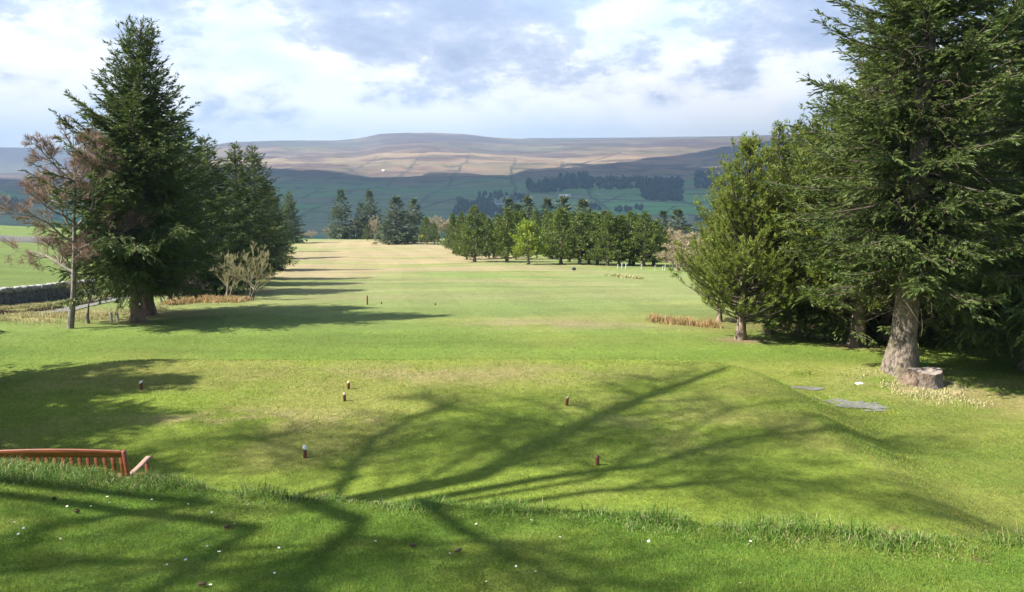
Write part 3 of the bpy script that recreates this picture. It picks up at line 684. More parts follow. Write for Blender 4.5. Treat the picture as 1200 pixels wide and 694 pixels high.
# the tree beside the viewer whose shadow lies over the tee and the lawn
def shadow_tree():
    S = np.array([cos(SUN_AZ), sin(SUN_AZ), 0])/tan(SUN_EL); g = -4.3
    def up_(px, py, h, gz=None):              # the point whose shadow falls on the tee at that pixel, h above the tee
        q = P(px, py, 2.5); return np.array([q[0], q[1], q[2]]) - S*h + np.array([0, 0, h])
    rg = np.random.default_rng(5); base = np.array([-11.0, 6.2]); bz = float(H(*base)); K = 6
    mains = [  # shadow course (pixels) with growing height, start radius
        ([(560, 558, 7.6), (640, 518, 8.8), (705, 488, 10.0), (775, 458, 11.2), (850, 431, 12.4)], .155),
        ([(395, 580, 8.0), (415, 545, 8.6), (442, 512, 9.2), (485, 488, 10), (545, 470, 11)], .075),
        ([(640, 560, 8.0), (760, 545, 9.0), (860, 515, 9.8), (960, 505, 10.6), (1060, 510, 11.4)], .085),
        ([(700, 575, 8.0), (800, 570, 8.8), (880, 560, 9.4), (960, 565, 10), (1040, 590, 10.5)], .055),
        ([(470, 590, 5.0), (540, 620, 5.2), (610, 655, 5.4), (680, 690, 5.6), (740, 735, 5.8)], .08),
        ([(300, 620, 4.6), (250, 650, 5.0), (200, 680, 5.4), (150, 720, 5.8), (110, 760, 6)], .09),
        ([(250, 590, 5.0), (150, 600, 5.6), (60, 620, 6.2), (0, 650, 6.6), (-60, 690, 7)], .08),
        ([(420, 610, 4.6), (380, 650, 5.0), (350, 690, 5.4), (310, 740, 5.8), (260, 800, 6)], .10),
        ([(440, 590, 8), (520, 550, 8.6), (570, 525, 9.2), (600, 500, 9.8), (600, 475, 10.5)], .04),
        ([(420, 560, 9.4), (380, 540, 9.8), (340, 525, 10.2), (300, 515, 10.6), (260, 512, 11)], .05),
        ([(700, 560, 8), (740, 530, 9), (790, 515, 10), (850, 480, 11), (930, 470, 12)], .045)]
    paths = {0: [], 1: [], 2: [], 3: [], 4: []}; rads = {k: [] for k in paths}
    fork = np.array([base[0]+.4, base[1]+.2, bz+2.2]); f2 = fork + np.array([.9, 1.2, 2.0])
    paths[0].append([[base[0], base[1], bz-.2], [base[0]+.05, base[1], bz+.4], [base[0]+.15, base[1]+.05, bz+1.1], [base[0]+.3, base[1]+.1, bz+1.7], list(fork), list(f2)]); rads[0].append([.42, .34, .30, .28, .26, .17])
    def grow(p0, d, L, r, lv):
        pts = [p0]; p = np.array(p0, float)
        for k in range(K-1):
            d = d+rg.normal(0, .15, 3); d /= np.linalg.norm(d); p = p+d*L/(K-1); pts.append(p.copy())
        paths[lv].append(pts); rads[lv].append(np.linspace(r, r*.3, K))
        if lv == 4: return
        for c in range(6 if lv < 3 else 7):
            t = rg.uniform(.2, 1); q = t*(K-1); i0 = min(int(q), K-2); b = pts[i0]+(pts[i0+1]-pts[i0])*(q-i0)
            ax = norm(pts[i0+1]-pts[i0]); s = norm(np.cross(ax, rg.normal(0, 1, 3))); an = rg.uniform(.4, 1.0)
            grow(b, norm(ax*cos(an)+s*sin(an)), L*rg.uniform(.4, .7), r*(1-.6*t)*.6, lv+1)
    for pts, r in mains:
        c = [fork if r < .1 else f2] + [up_(*q) for q in pts]; c = np.array(c)
        # smooth start: limb leaves the fork and reaches the first point
        fg = pts[-1][1] > 620; paths[1].append(c); rads[1].append(np.linspace(r, r*.4, 6)*(.8 if fg else 1.35))
        fg = pts[-1][1] > 620
        for i in range(1, 5):
            for k in range(3 if fg else 7):
                t = rg.random(); b = c[i]*(1-t)+c[i+1]*t; ax = norm(c[i+1]-c[i]); s = norm(np.cross(ax, rg.normal(0, 1, 3))); an = rg.uniform(.5, 1.0)
                grow(b, norm(ax*cos(an)+s*sin(an)), rg.uniform(1.3, 2.6)*(1.1-.12*i)*(.55 if fg else 1), max(r*.42*(1-.12*i), .013), 2)
    # this tree has no branches reaching down into the view from the bank
    keep = lambda p: not any((q[1] > .3 and abs(q[0]) < .72*q[1]+.3 and q[2] < .235*q[1]+.15) for q in p)
    for k in (2, 3, 4):
        ok = [keep(p) for p in paths[k]]; paths[k] = [p for p, o in zip(paths[k], ok) if o]; rads[k] = [r for r, o in zip(rads[k], ok) if o]
    arr = lambda k: (np.array([np.array(p) for p in paths[k]], dtype=float), np.array(rads[k], dtype=float))
    t = empty('broadleaf_tree', (0, 0, 0), 0, 'tall bare broadleaf tree beside the bank, its branches shading the tee', 'tree')
    V, Fq = tubes(*arr(0), 12); mesh('trunk', V, Fq, M['bark_red'], t, smooth=True)
    V, Fs = join([tubes(*arr(1), 8), tubes(*arr(2), 5), tubes(*arr(3), 3)]); mesh('branches', V, Fs, M['bark_red'], t, smooth=True)
    a, r_ = arr(4); V, Fq = tubes(a, np.maximum(r_, .0055), 3); mesh('crown', V, Fq, M['twig_brown'], t)
shadow_tree()

# ------------------------------------------------------------------ large spruces
M['twig_dead'] = mat_plain('dead_twigs', (.15, .11, .07), (.08, .06, .04), 3, .9)
rg = np.random.default_rng(3)
b = P(161, 378); hh = top_z(b, 24)-b[2]
dS1 = conifer(rg, hh, 3.4, 1.5, 290, e_top=.95, e_bot=-.05, sag=.30, up=.28, power=.74, low=.66, bl_sp=.07, spm=36, sl=.16, sw=.018, droop=.4, tr=.215, flare=1.0, rag=.36, lean=(1.0, 0))
S1 = tree_thing('spruce_tree', dS1, M['bark_red'], M['spruce'], b, 0, 'tall spruce behind the bare alder, front one of two joined trunks', 'tree', 'tall spruces along the left of the fairway')
b2 = P(175, 369)
copy_thing(S1, b2, 2.1, (1.0, 1.0, .84), 'tall spruce close behind the front left spruce, its trunk just to the right', 'tall spruces along the left of the fairway')
dS2 = conifer(rg, 9.5, 2.7, .5, 220, e_top=.9, e_bot=-.08, sag=.30, up=.25, power=.8, low=.8, bl_sp=.085, spm=26, sl=.21, sw=.027, droop=.45, tr=.2, rag=.3)
row = [((216, 343), 128, 3.4, 0.0, 'dark spruce right behind the two joined trunks, filling the gap beside them'),
       ((250, 333), 160, 3.3, 1.2, 'spruce above the pale bare shrubs, between the tall one and the twin points'),
       ((283, 326), 168, 2.6, 2.5, 'pointed spruce, left of the twin tops above the fairway shadows'),
       ((303, 317), 170, 2.7, 3.9, 'pointed spruce, right of the twin tops above the fairway shadows'),
       ((313, 304), 205, 2.5, 5.0, 'spruce just behind the twin pointed tops'),
       ((322, 295), 218, 2.5, .7, 'half hidden spruce between the twin tops and the last spruce of the row'),
       ((341, 285), 224, 2.9, 1.9, 'last spruce of the left row, alone at the crest of the fairway')]
S2 = None
for k, ((px, py), ty, R, rz, lb) in enumerate(row):
    b = P(px, py); hh = top_z(b, ty)-b[2]; s = hh/9.5; rr_ = R/2.5*max(.8, min(1.45, s))
    if S2 is None:
        S2 = tree_thing('spruce_tree', dS2, M['bark_red'], M['spruce'], b, rz, lb, 'tree', 'tall spruces along the left of the fairway'); S2.scale = (rr_, rr_, s)
    else: copy_thing(S2, b, rz, (rr_, rr_, s), lb, 'tall spruces along the left of the fairway')
# spruces outside the left of the picture that throw the jagged shadow on the tee
for k, (x, y, h, rz) in enumerate([(-13.3, 9.3, 8.4, .3), (-14.2, 11.6, 9.0, 1.7), (-15.2, 14.0, 9.4, 3.3), (-16.4, 16.2, 9.6, 5.0)]):
    s = h/9.5; copy_thing(S2, on(x, y), rz, (s*1.3, s*1.3, s), ['spruce left of the tee, nearest the bank', 'spruce left of the tee, middle one of three', 'spruce left of the tee, second from the stone wall', 'spruce left of the tee, nearest the stone wall'][k], 'spruces left of the tee')

# right: the great spruce over the stump
rg = np.random.default_rng(9)
b = P(1056, 436); BIG = b
dB = conifer(rg, 15.5, 3.1, 2.2, 350, t_min=.03, e_top=.9, e_bot=-.12, sag=.26, up=.26, power=.8, low=.6, bl_sp=.06, spm=38, sl=.135, sw=.015, droop=.18, tr=.29, flare=1.3, rag=.26,
             extra=[(5.9, 3.0, 2.4, .2), (2.9, 2.6, 2.9, 0), (3.6, 5.9, 3.2, .05), (5.2, .3, 3.0, .2), (7.2, 5.8, 3.0, .3), (8.4, .4, 3.0, .3), (2.2, .3, 2.3, .05), (2.0, 5.5, 2.0, -.1), (4.2, 3.5, 3.2, 0), (2.6, 3.6, 2.8, .05), (3.2, 4.4, 2.6, 0)])
T = tree_thing('spruce_tree', dB, M['bark'], M['spruce'], b, 0, 'great spruce with a thick lichen-grey trunk beside the stump', 'tree', 'trees of the right hand wood')
V, Fq = dead_twigs(rg, 15.5, 2.7, 2.2, 8, 900); mesh('dead_twigs', V, Fq, M['twig_dead'], T)
rg = np.random.default_rng(19)
dG = conifer(rg, 13, 3.6, .9, 210, e_top=.9, e_bot=-.12, sag=.28, up=.25, power=.66, low=.6, bl_sp=.08, spm=30, sl=.17, sw=.020, droop=.45, tr=.26, rag=.32)
g0 = P(1152, 403)
G = tree_thing('spruce_tree', dG, M['bark'], M['spruce'], g0, 1.0, 'spruce behind the leaning trunk, with drooping sprays over it', 'tree', 'trees of the right hand wood')
V, Fq = dead_twigs(rg, 13, 3.2, .9, 7, 900); mesh('dead_twigs', V, Fq, M['twig_dead'], G)
for (x, y, s, rz, lb) in [(13.6, 19.3, 1.0, 2.2, 'spruce at the picture edge whose long limbs reach in over the shaded grass'),
                          (14.2, 28.5, .95, 4.0, 'spruce deep in the right hand wood, straight behind the stump'),
                          (18.5, 27.5, 1.0, 5.1, 'spruce deep in the right hand wood, behind the leaning trunk'),
                          (11.2, 30.5, .60, .4, 'spruce in the wood left of the great trunk, standing back'),
                          (16.5, 34.5, 1.0, 3.0, 'rearmost spruce of the right hand wood'),
                          (22.5, 25.5, 1.0, 1.4, 'spruce of the right hand wood near the picture edge, farther back'),
                          (22.5, 33.5, 1.05, 2.4, 'spruce at the far right corner of the wood')]:
    copy_thing(G, on(x, y), rz, s, lb, 'trees of the right hand wood')
# pines left of it
rg = np.random.default_rng(29)
def pine_data(rg, h, R, clear, nl=120, **k):
    a = dict(e_top=1.15, e_bot=.30, sag=.05, up=.35, power=.6, low=.8, bl_sp=.15, bl_k=.6, bl_ang=.75, spm=6, sl=.20, sw=.0105, droop=-.9, tr=.12, brush=17, rag=.33, t_min=.2); a.update(k)
    return conifer(rg, h, R, clear, nl, **a)
pA = pine_data(rg, 6.9, 2.15, .65, 215, power=.62)
b = PINE_A; hA = top_z(b, 168)-b[2]
A_ = tree_thing('pine_tree', pA, M['bark_pine'], M['pine'], b, 0, 'leafy yellow-green pine with a bare pinkish patch round its trunk, leftmost of the right wood', 'tree', 'trees of the right hand wood'); A_.scale = (1, 1, hA/6.9)
pB = pine_data(rg, 8.0, 1.9, .3, 150, power=.85)
b = P(901, 391); hB = top_z(b, 146)-b[2]
B_ = tree_thing('pine_tree', pB, M['bark_pine'], M['pine'], b, 0, 'narrow pine with the tallest pointed spire, behind the leftmost pine', 'tree', 'trees of the right hand wood'); B_.scale = (.95, .95, hB/8)
def cp(src, h0, px, py, ty, rz, w, lb):
    b = P(px, py); h = top_z(b, ty)-b[2]; copy_thing(src, b, rz, (w, w, h/h0), lb, 'trees of the right hand wood')
cp(A_, 6.9, 843, 377, 232, 2.2, .62, 'low pine at the left edge of the wood, behind the leftmost pine')
cp(B_, 8.0, 938, 388, 158, 2.0, .95, 'pine between the tall spire and the great spruce, farther back')
cp(G, 13, 965, 396, 108, 4.1, .9, 'pine with a long shoot sticking out against the sky')
cp(A_, 6.9, 1004, 405, 85, 1.1, 1.6, 'pine with a knobbly bare lower trunk, just left of the great spruce')
cp(B_, 8.0, 1036, 399, 95, 5.2, 1.1, 'pine close behind the great spruce, its short trunk left of it')
cp(B_, 8.0, 985, 383, 120, 3.3, 1.2, 'pine standing back in the dark between the knobbly trunk and the spire')
cp(B_, 8.0, 925, 376, 185, .6, 1.0, 'pine at the back of the wood behind the tall spire')
cp(B_, 8.0, 1096, 388, 60, 2.6, 1.3, 'pine in the dark straight behind the great trunk')
# leaning bare trunk on the right
b = P(1171, 405)
d = bare_tree(np.random.default_rng(4), .5, .5, .13, 3, 0, .4, .25, twig_n=5, twig_r=.006, limbs=[(.8, .35, .95, 3.6, .12), (.8, 3.4, .75, 1.6, .05), (.9, .2, .2, 1.6, .04)])
bare_thing('leaning_tree', d, M['bark_pale'], M['twig_brown'], b, 0, 'leaning bare trunk curving out of the picture at the shaded edge of the wood', branchm=M['bark_pale'])

# ------------------------------------------------------------------ the belt across the fairway
rg = np.random.default_rng(41)
GB = 'pines of the belt across the fairway'
protos = [pine_data(rg, 7, 2.4+.2*k, .25, 115, power=.85+.12*k, bl_sp=.22, spm=5.2, sl=.42, sw=.048, brush=6, t_min=.25, tr=.15, blt=False, up=.15, e_bot=.1) for k in range(3)]
belt = [(531, 297, 252, 0, .75, 'leftmost pine of the belt, thin trunked, beside the pale willow'), (541, 300, 250, 1, .7, 'second pine from the left end of the belt'),
        (547, 304, 254, 2, .55, 'slender pine whose thin trunk stands left of the black-footed pine'), (556, 307, 243, 1, 1.0, 'bushy pine with a short thick black trunk at the left of the belt'),
        (573, 303, 257, 0, .62, 'lower pine behind and right of the black-footed pine'), (594, 307, 245, 2, .95, 'broad pine whose trunk stands left of the small bright pine'),
        (604, 304, 250, 0, .7, 'pine just behind the left side of the small bright pine'), (644, 303, 250, 1, .75, 'pine set back in the gap right of the small bright pine'),
        (657, 309, 246, 0, 1.0, 'tall light green pine in the middle of the belt'), (667, 307, 251, 2, .8, 'pine touching the right of the tall light green pine'),
        (679, 310, 250, 1, .9, 'front pine of the belt above the black marker'), (690, 309, 253, 0, .85, 'front pine midway between the light green pine and the bare pole trunk'),
        (700, 310, 251, 2, .85, 'front pine left of two slanting trunks in the belt'), (712, 311, 250, 1, .9, 'front pine whose pale trunk slants, left of the bare pole trunk'),
        (725, 311, 254, 0, .8, 'pine just left of the bare pole trunk in the belt'), (738, 311, 249, 2, .8, 'thin topped pine round the bare pole trunk'),
        (754, 312, 250, 1, 1.0, 'pine with a whitish slanting trunk, second from the right end of the belt'), (766, 311, 259, 2, .95, 'rounded pine at the right end of the belt')]
back = 'pine in the hidden back row of the belt across the fairway'
bt = []
for k, (px, py, ty, pr, w, lb) in enumerate(belt):
    b = P(px, py); h = top_z(b, ty)-b[2]; sc = (w*1.05, w*1.05, h/7)
    if not any(q[0] == pr for q in bt):
        t = tree_thing('pine_tree', protos[pr], M['bark_pine'], M['pine_far'], b, k*1.3, lb, 'tree', GB); t.scale = sc; bt.append((pr, t))
    else: copy_thing([q[1] for q in bt if q[0] == pr][0], b, k*1.3, sc, lb, GB)
for k, (px, py, ty) in enumerate([(538, 293, 256), (566, 296, 250), (583, 297, 252), (612, 297, 248), (628, 298, 246), (640, 297, 249), (652, 299, 250), (672, 299, 249), (684, 300, 252), (695, 300, 250), (706, 301, 254), (718, 301, 256), (731, 301, 254), (744, 301, 252), (757, 302, 257), (771, 303, 264), (620, 292, 244), (600, 292, 250), (660, 294, 246), (688, 295, 248), (713, 296, 256)]):
    b = P(px, py); h = top_z(b, ty)-b[2]; w = rg.uniform(.85, 1.15); copy_thing(bt[k % 3][1], b, k*2.1, (w, w, h/7), back, GB)
# small bright one
b = P(619, 310); h = top_z(b, 264)-b[2]
pg = pine_data(np.random.default_rng(77), h, 1.95, .6, 70, power=.55, bl_sp=.22, spm=4.2, sl=.42, sw=.05, brush=6, t_min=.25, tr=.12, blt=False, up=.2, e_bot=.15)
tree_thing('pine_tree', pg, M['bark_pine'], M['pine_bright'], b, 0, 'small bright yellow-green pine standing out in front of the belt', 'tree', GB)
# bare pole trunk with stubs
b = P(742, 311); h = top_z(b, 262)-b[2]
V, Fq = tubes(np.array([[[0, 0, -.2], [.05, 0, h*.3], [-.08, 0, h*.6], [.1, 0, h]]]), np.array([[.22, .17, .13, .07]]), 8)
t = empty('dead_tree', b, 0, 'dead pole trunk with bare side stubs, pinkish among the belt pines', 'tree'); mesh('trunk', V, Fq, M['bark_pale'], t, smooth=True)
st = []
for k in range(16):
    z = h*(.2+.05*k); a = k*2.4; l = rg.uniform(.5, 1.5); st.append([[0, 0, z], [cos(a)*l*.5, sin(a)*l*.5, z+.05], [cos(a)*l, sin(a)*l, z+.1]])
V, Fq = tubes(np.array(st), np.tile([.045, .03, .015], (16, 1)), 5); mesh('branches', V, Fq, M['bark_pale'], t)
# spruces: behind the belt and at the crest
GS = 'spruces at the crest and behind the belt'
pS = [conifer(rg, 10, 3.2, .4, 170, e_top=.8, e_bot=0, sag=.2, up=.2, power=.9, low=.8, bl_sp=.26, spm=5.5, sl=.6, sw=.12, droop=.3, tr=.2, blt=False, rag=.28) for _ in range(2)]
far = [(403, 277, 223, 2.9, 'lone bluish spruce standing first on the crest'), (436, 276, 223, 2.9, 'spruce with dense dark top behind the orange hawthorn'),
       (425, 277, 238, 2.1, 'shorter spruce leaning on the left of the dense dark spruce'), (466, 287, 230, 3.3, 'broad spruce left of the yellow flag, biggest of the crest cluster'),
       (487, 285, 233, 2.7, 'spruce behind the broad one, just above the yellow flag'), (452, 284, 262, 1.8, 'low spruce bush at the left foot of the broad spruce'),
       (596, 298, 233, 2.2, 'dark spruce tip leftmost behind the belt'), (606, 300, 239, 2.2, 'dark spruce tip second from left behind the belt'), (618, 299, 231, 2.5, 'tall dark spruce tip above the small bright pine'),
       (641, 299, 232, 2.1, 'slim dark spruce tip right of the one above the bright pine'), (660, 299, 231, 2.9, 'broad dark spruce tip above the light green pine'),
       (683, 300, 234, 2.9, 'broad dark spruce tip right of the light green pine'), (707, 301, 247, 2.2, 'low dark spruce tip near the right of the belt'),
       (776, 298, 247, 1.9, 'thin spruce beyond the right end of the belt'), (793, 299, 246, 2.6, 'spruce beyond the belt, rightmost before the large pines'),
       (846, 300, 228, 3.2, 'grey-green spruce half hidden behind the large right pines')]
FS = None
for k, (px, py, ty, R, lb) in enumerate(far):
    b = P(px, py) if py > 290 else at(px, {276: 222, 277: 218, 287: 176, 285: 186, 284: 190}[py])
    if py > 295: q = np.array([b[0], b[1]])*1.22; b = np.array([q[0], q[1], float(H(*q))])
    h = top_z(b, ty)-b[2]; sc = (R/2.1, R/2.1, h/10)
    if FS is None:
        FS = [tree_thing('spruce_tree', pS[0], M['bark_red'], M['spruce_blue'], b, 0, lb, 'tree', GS)]; FS[0].scale = sc
    elif len(FS) == 1:
        FS.append(tree_thing('spruce_tree', pS[1], M['bark_red'], M['spruce_blue'], b, 0, lb, 'tree', GS)); FS[1].scale = sc
    else: copy_thing(FS[k % 2], b, k*1.1, sc, lb, GS)
for (px, py, ty, w, lb) in [(501, 289, 255, .95, 'rounded pine just right of the yellow flag'), (432, 284, 264, .55, 'small columnar evergreen in front of the crest spruces'), (510, 288, 262, .7, 'small pine right of the rounded pine by the flag')]:
    b = at(px, {289: 172, 284: 196, 288: 176}[py]); h = top_z(b, ty)-b[2]; copy_thing(bt[0][1], b, px, (w, w, h/7), lb, GB)
# hawthorns, willows and other bare crowns around the belt
rg = np.random.default_rng(51)
def far_bare(name, spots, mat, seed, Ht=6, R=2.6, stems=3, tr=.10, group=None, **k):
    d = bare_tree(np.random.default_rng(seed), Ht*.85, R, tr, 3, 9, .7, .3, fork_at=.2, twig_n=9, twig_r=.022, stems=stems, **k); f = None
    for (px, py, ty, w, lb) in spots:
        b = P(px, py) if py > 290 else at(px, 214 if py > 281 else 224); h = top_z(b, ty)-b[2]
        if f is None: f = bare_thing(name, d, mat, mat, b, 0, lb, group); f.scale = (w, w, h/Ht)
        else: copy_thing(f, b, px, (w, w, h/Ht), lb, group)
far_bare('hawthorn_tree', [(441, 283, 250, .85, 'orange-brown hawthorn beside the small columnar evergreen'), (417, 279, 254, 1.1, 'pale orange hawthorn between the lone bluish spruce and the dark one'),
    (398, 278, 262, .9, 'brown hawthorn bush under the lone bluish spruce'), (388, 278, 264, .8, 'tan hawthorn bush left of the lone bluish spruce'),
    (366, 278, 269, .8, 'low pinkish bush on the crest left of the lone bluish spruce')], M['twig_tan'], 61, group='hawthorns on the crest', density=1.1)
far_bare('willow_tree', [(514, 283, 249, 1.5, 'round pale willow seen between the crest cluster and the belt'), (525, 284, 257, 1.1, 'smaller pale willow right of the round pale willow'),
    (782, 303, 262, 1.0, 'pale willow behind the right end of the belt'), (811, 302, 267, 1.5, 'round olive-pale willow beyond the tan birches'), (352, 279, 270, .8, 'low pale bush at the left end of the crest')], M['twig_tan'], 62, group='pale willows', density=1.2)
far_bare('birch_tree', [(794, 317, 275, 1.1, 'tan-twigged birch, left of the bare group by the white guards'), (803, 318, 272, 1.1, 'tan-twigged birch in the middle of the bare group by the white guards'),
    (813, 317, 270, 1.1, 'tan-twigged birch against the large right pines'), (789, 313, 282, .8, 'low olive birch at the foot of the rightmost belt pine')], M['twig_tan'], 63, R=1.7, group='bare birches by the white guards', density=1.15)
# brown brush under the left spruces
rg = np.random.default_rng(57)
d = bare_tree(rg, 1.7, 1.1, .03, 3, 6, .6, .4, fork_at=.05, twig_n=9, twig_r=.009, stems=6, stem_splay=.7)
bs = None
for (px, py, s, lb) in [(205, 349, 1.15, 'tangle of brown dead brush by the grey track'), (222, 345, 1.2, 'brown brush beneath the dark spruce, behind the orange grass'), (240, 342, 1.0, 'pale brown brush left of the bare shrubs')]:
    if bs is None: bs = bare_thing('dead_brush', d, M['twig_brown'], M['twig_brown'], P(px, py), 0, lb, 'dead brush under the spruces', cat='bush', parts=('stem', 'branches', 'crown')); bs.scale = (s,)*3
    else: copy_thing(bs, P(px, py), px, s, lb)

# ------------------------------------------------------------------ grass
def blades(rg, base, h, w, lean=.35, bend=.5, seg=1, az=None):
    n = len(base); a = rg.random(n)*2*pi if az is None else az; side = np.stack([np.cos(a), np.sin(a), 0*a], -1)
    b = rg.random(n)*2*pi; ld = np.stack([np.cos(b), np.sin(b), 0*b], -1)*(lean*rg.random(n))[:, None]
    up = norm(ld + [0, 0, 1.]); h = h[:, None]; w = w[:, None]; lb = base - [0, 0, .01]
    if seg == 1:
        tip = lb + up*h; V = np.stack([lb-side*w, lb+side*w, tip], 1); return V.reshape(-1, 3), np.arange(n*3).reshape(-1, 3)
    m = lb + up*h*.55; tip = lb + norm(up+ld*bend*3)*h*.95 - np.array([0, 0, 1.])*h*.08
    V = np.stack([lb-side*w, lb+side*w, m+side*w*.8, m-side*w*.8, tip+side*w*.08, tip-side*w*.08], 1).reshape(-1, 3)
    i = np.arange(n)[:, None]*6; return V, np.concatenate([i+np.array([0, 1, 2, 3]), i+np.array([3, 2, 4, 5])])
M['lawn'] = mat_leaf('lawn_blades', [(.095, .185, .018), (.135, .24, .024), (.175, .27, .034), (.29, .30, .08)], .3, .6, mott=.7)
M['tee_grass'] = mat_leaf('tee_blades', [(.13, .225, .026), (.175, .275, .032), (.21, .29, .038), (.33, .31, .10)], .3, .6, mott=.7)
M['long_grass'] = mat_leaf('long_grass_blades', [(.065, .145, .018), (.09, .19, .022), (.12, .225, .03), (.18, .26, .05), (.36, .33, .16)], .3, .5)
M['rush'] = mat_leaf('dry_rush_blades', [(.32, .20, .085), (.42, .29, .13), (.36, .24, .10), (.50, .38, .19), (.20, .22, .06)], .25, .7)
M['straw'] = mat_leaf('straw_blades', [(.38, .33, .17), (.48, .42, .24), (.22, .26, .07), (.42, .36, .18)], .25, .7)
M['heath'] = mat_leaf('heather_sprigs', [(.085, .055, .035), (.12, .08, .05), (.07, .05, .03), (.16, .12, .07)], .1, .8)
def scatter(rg, n, x0, x1, y0, y1, keep):
    x = rg.uniform(x0, x1, n); y = rg.uniform(y0, y1, n); k = rg.random(n) < keep(x, y); x, y = x[k], y[k]; return np.stack([x, y, H(x, y)], -1)
rg = np.random.default_rng(101)
inview = lambda x, y, m=.5: (np.abs(x) < .70*y+m)*1.0
b = scatter(rg, 900000, -5, 5, 2.5, 6.3, lambda x, y: inview(x, y)*(y < YE(x)+.5)*(.55+.45*vnoise(x/.08, y/.08, 5)))
d_ = np.hypot(b[:, 0], b[:, 1]); hh = (.014+.022*fbm(b[:, 0]/.22, b[:, 1]/.22, 7, 3))*rg.uniform(.6, 1.5, len(b))
V, Fq = blades(rg, b, hh, .0016+.0006*rg.random(len(b))*d_/3, 1.0)
tag(mesh('mown_grass', V, Fq, M['lawn']), 'short mown grass of the lawn in front of the viewer', kind='stuff')
def tk(x, y):
    return inview(x, y, 1)*(y > YE(x)+1.2)*(.35+.65*(y < 19))
b = scatter(rg, 1500000, -16, 17, 6.2, 27, lambda x, y: tk(x, y)*np.clip((12./y)**1.6, .1, 1)*(.4+.6*vnoise(x/.25, y/.2, 15)))
V, Fq = blades(rg, b, (.020+.030*fbm(b[:, 0]/.4, b[:, 1]/.4, 17, 3))*rg.uniform(.6, 1.3, len(b)), .0022+.00035*b[:, 1], 1.1)
tag(mesh('tee_grass', V, Fq, M['tee_grass']), 'close mown grass of the tee and the ground beyond', kind='stuff')
def lk(x, y):
    e = y-YE(x); c = vnoise(x/.28, y*0, 33)*.6+vnoise(x/.11, y/.3, 35)*.4
    return sstep(-.42, -.05, e)*(1-sstep(.45, .85, e))*np.clip(.25+1.3*c, 0, 1)
b = scatter(rg, 420000, -5.6, 5.2, 3.4, 7.4, lk)
e = b[:, 1]-YE(b[:, 0]); cl = fbm(b[:, 0]/.30, b[:, 1]/.4, 37, 3)
hg = (.055+.22*sstep(.30, .72, cl)*(.55+.75*(1-sstep(-2.4, -1.2, b[:, 0]))+.25*sstep(.2, 1.2, b[:, 0])))*sstep(-.5, .1, e)*rg.uniform(.45, 1.25, len(b))
V, Fq = blades(rg, b, np.minimum(np.clip(hg*.9, .03, .22), np.where(b[:, 0] < -2.0, .15, .22)), .0016+.0014*rg.random(len(b)), 1.15, .8, 2)
tag(mesh('long_grass', V, Fq, M['long_grass']), 'long uncut grass along the top of the bank', kind='stuff')
def strip(rg, name, pts, n, wid, h, w, mat, label, lean=.5):
    q = np.array([P(*p) for p in pts]); t = rg.uniform(0, len(q)-1.001, n); i = t.astype(int); f = (t-i)[:, None]
    c = q[i]*(1-f)+q[i+1]*f; x = c[:, 0]+rg.normal(0, wid*.3, n); y = c[:, 1]+rg.normal(0, wid, n)
    k = rg.random(n) < sstep(.30, .62, fbm(x/.7, y/.5, 63, 3)); x, y = x[k], y[k]; n = len(x); h = h*(.55+.9*fbm(x/.35, y/.35, 65, 2))
    V, Fq = blades(rg, np.stack([x, y, H(x, y)], -1), h*rg.uniform(.4, 1.15, n), w*rg.uniform(.6, 1.3, n), lean, .6, 2)
    tag(mesh(name, V, Fq, mat), label, kind='stuff')
strip(rg, 'dry_grass', [(764, 377), (800, 379), (838, 383)], 5500, .28, .34, .010, M['rush'], 'orange dry rushes left of the right hand pines')
strip(rg, 'dry_grass', [(200, 357), (225, 354), (255, 353), (288, 353)], 8000, .55, .36, .012, M['rush'], 'orange dry grass strip round the pale bare shrubs')
strip(rg, 'dry_grass', [(2, 372), (40, 371), (85, 373), (135, 370), (190, 361)], 9000, .9, .22, .010, M['straw'], 'pale straw grass between the track and the bare alder')
strip(rg, 'dry_grass', [(0, 362), (60, 358), (120, 349), (160, 343)], 9000, .35, .22, .010, M['straw'], 'pale grass verge between the stone wall and the track')
strip(rg, 'heather', [(0, 368), (50, 364), (76, 361), (110, 355), (150, 347)], 9000, .16, .22, .014, M['heath'], 'dark heather bank along the grey track', 1.0)
strip(rg, 'dry_grass', [(1030, 447), (1060, 455), (1090, 459), (1120, 452), (1130, 470)], 6500, .45, .10, .008, M['straw'], 'pale tufted grass round the stump', .9)
strip(rg, 'rough_grass', [(930, 437), (985, 447), (1040, 441)], 2500, .35, .07, .007, M['tee_grass'], 'rough grass tufts by the grey gravel patch', .9)
strip(rg, 'rough_grass', [(712, 323), (730, 325), (752, 327)], 500, .5, .28, .04, M['straw'], 'line of yellowish rough tufts at the right of the fairway')

strip(rg, 'rough_grass', [(920, 452), (955, 458), (975, 472), (1010, 482), (1045, 486), (1030, 470), (985, 465)], 7000, .14, .05, .006, M['tee_grass'], 'short grass growing over the edge of the grey gravel patch', 1.2)

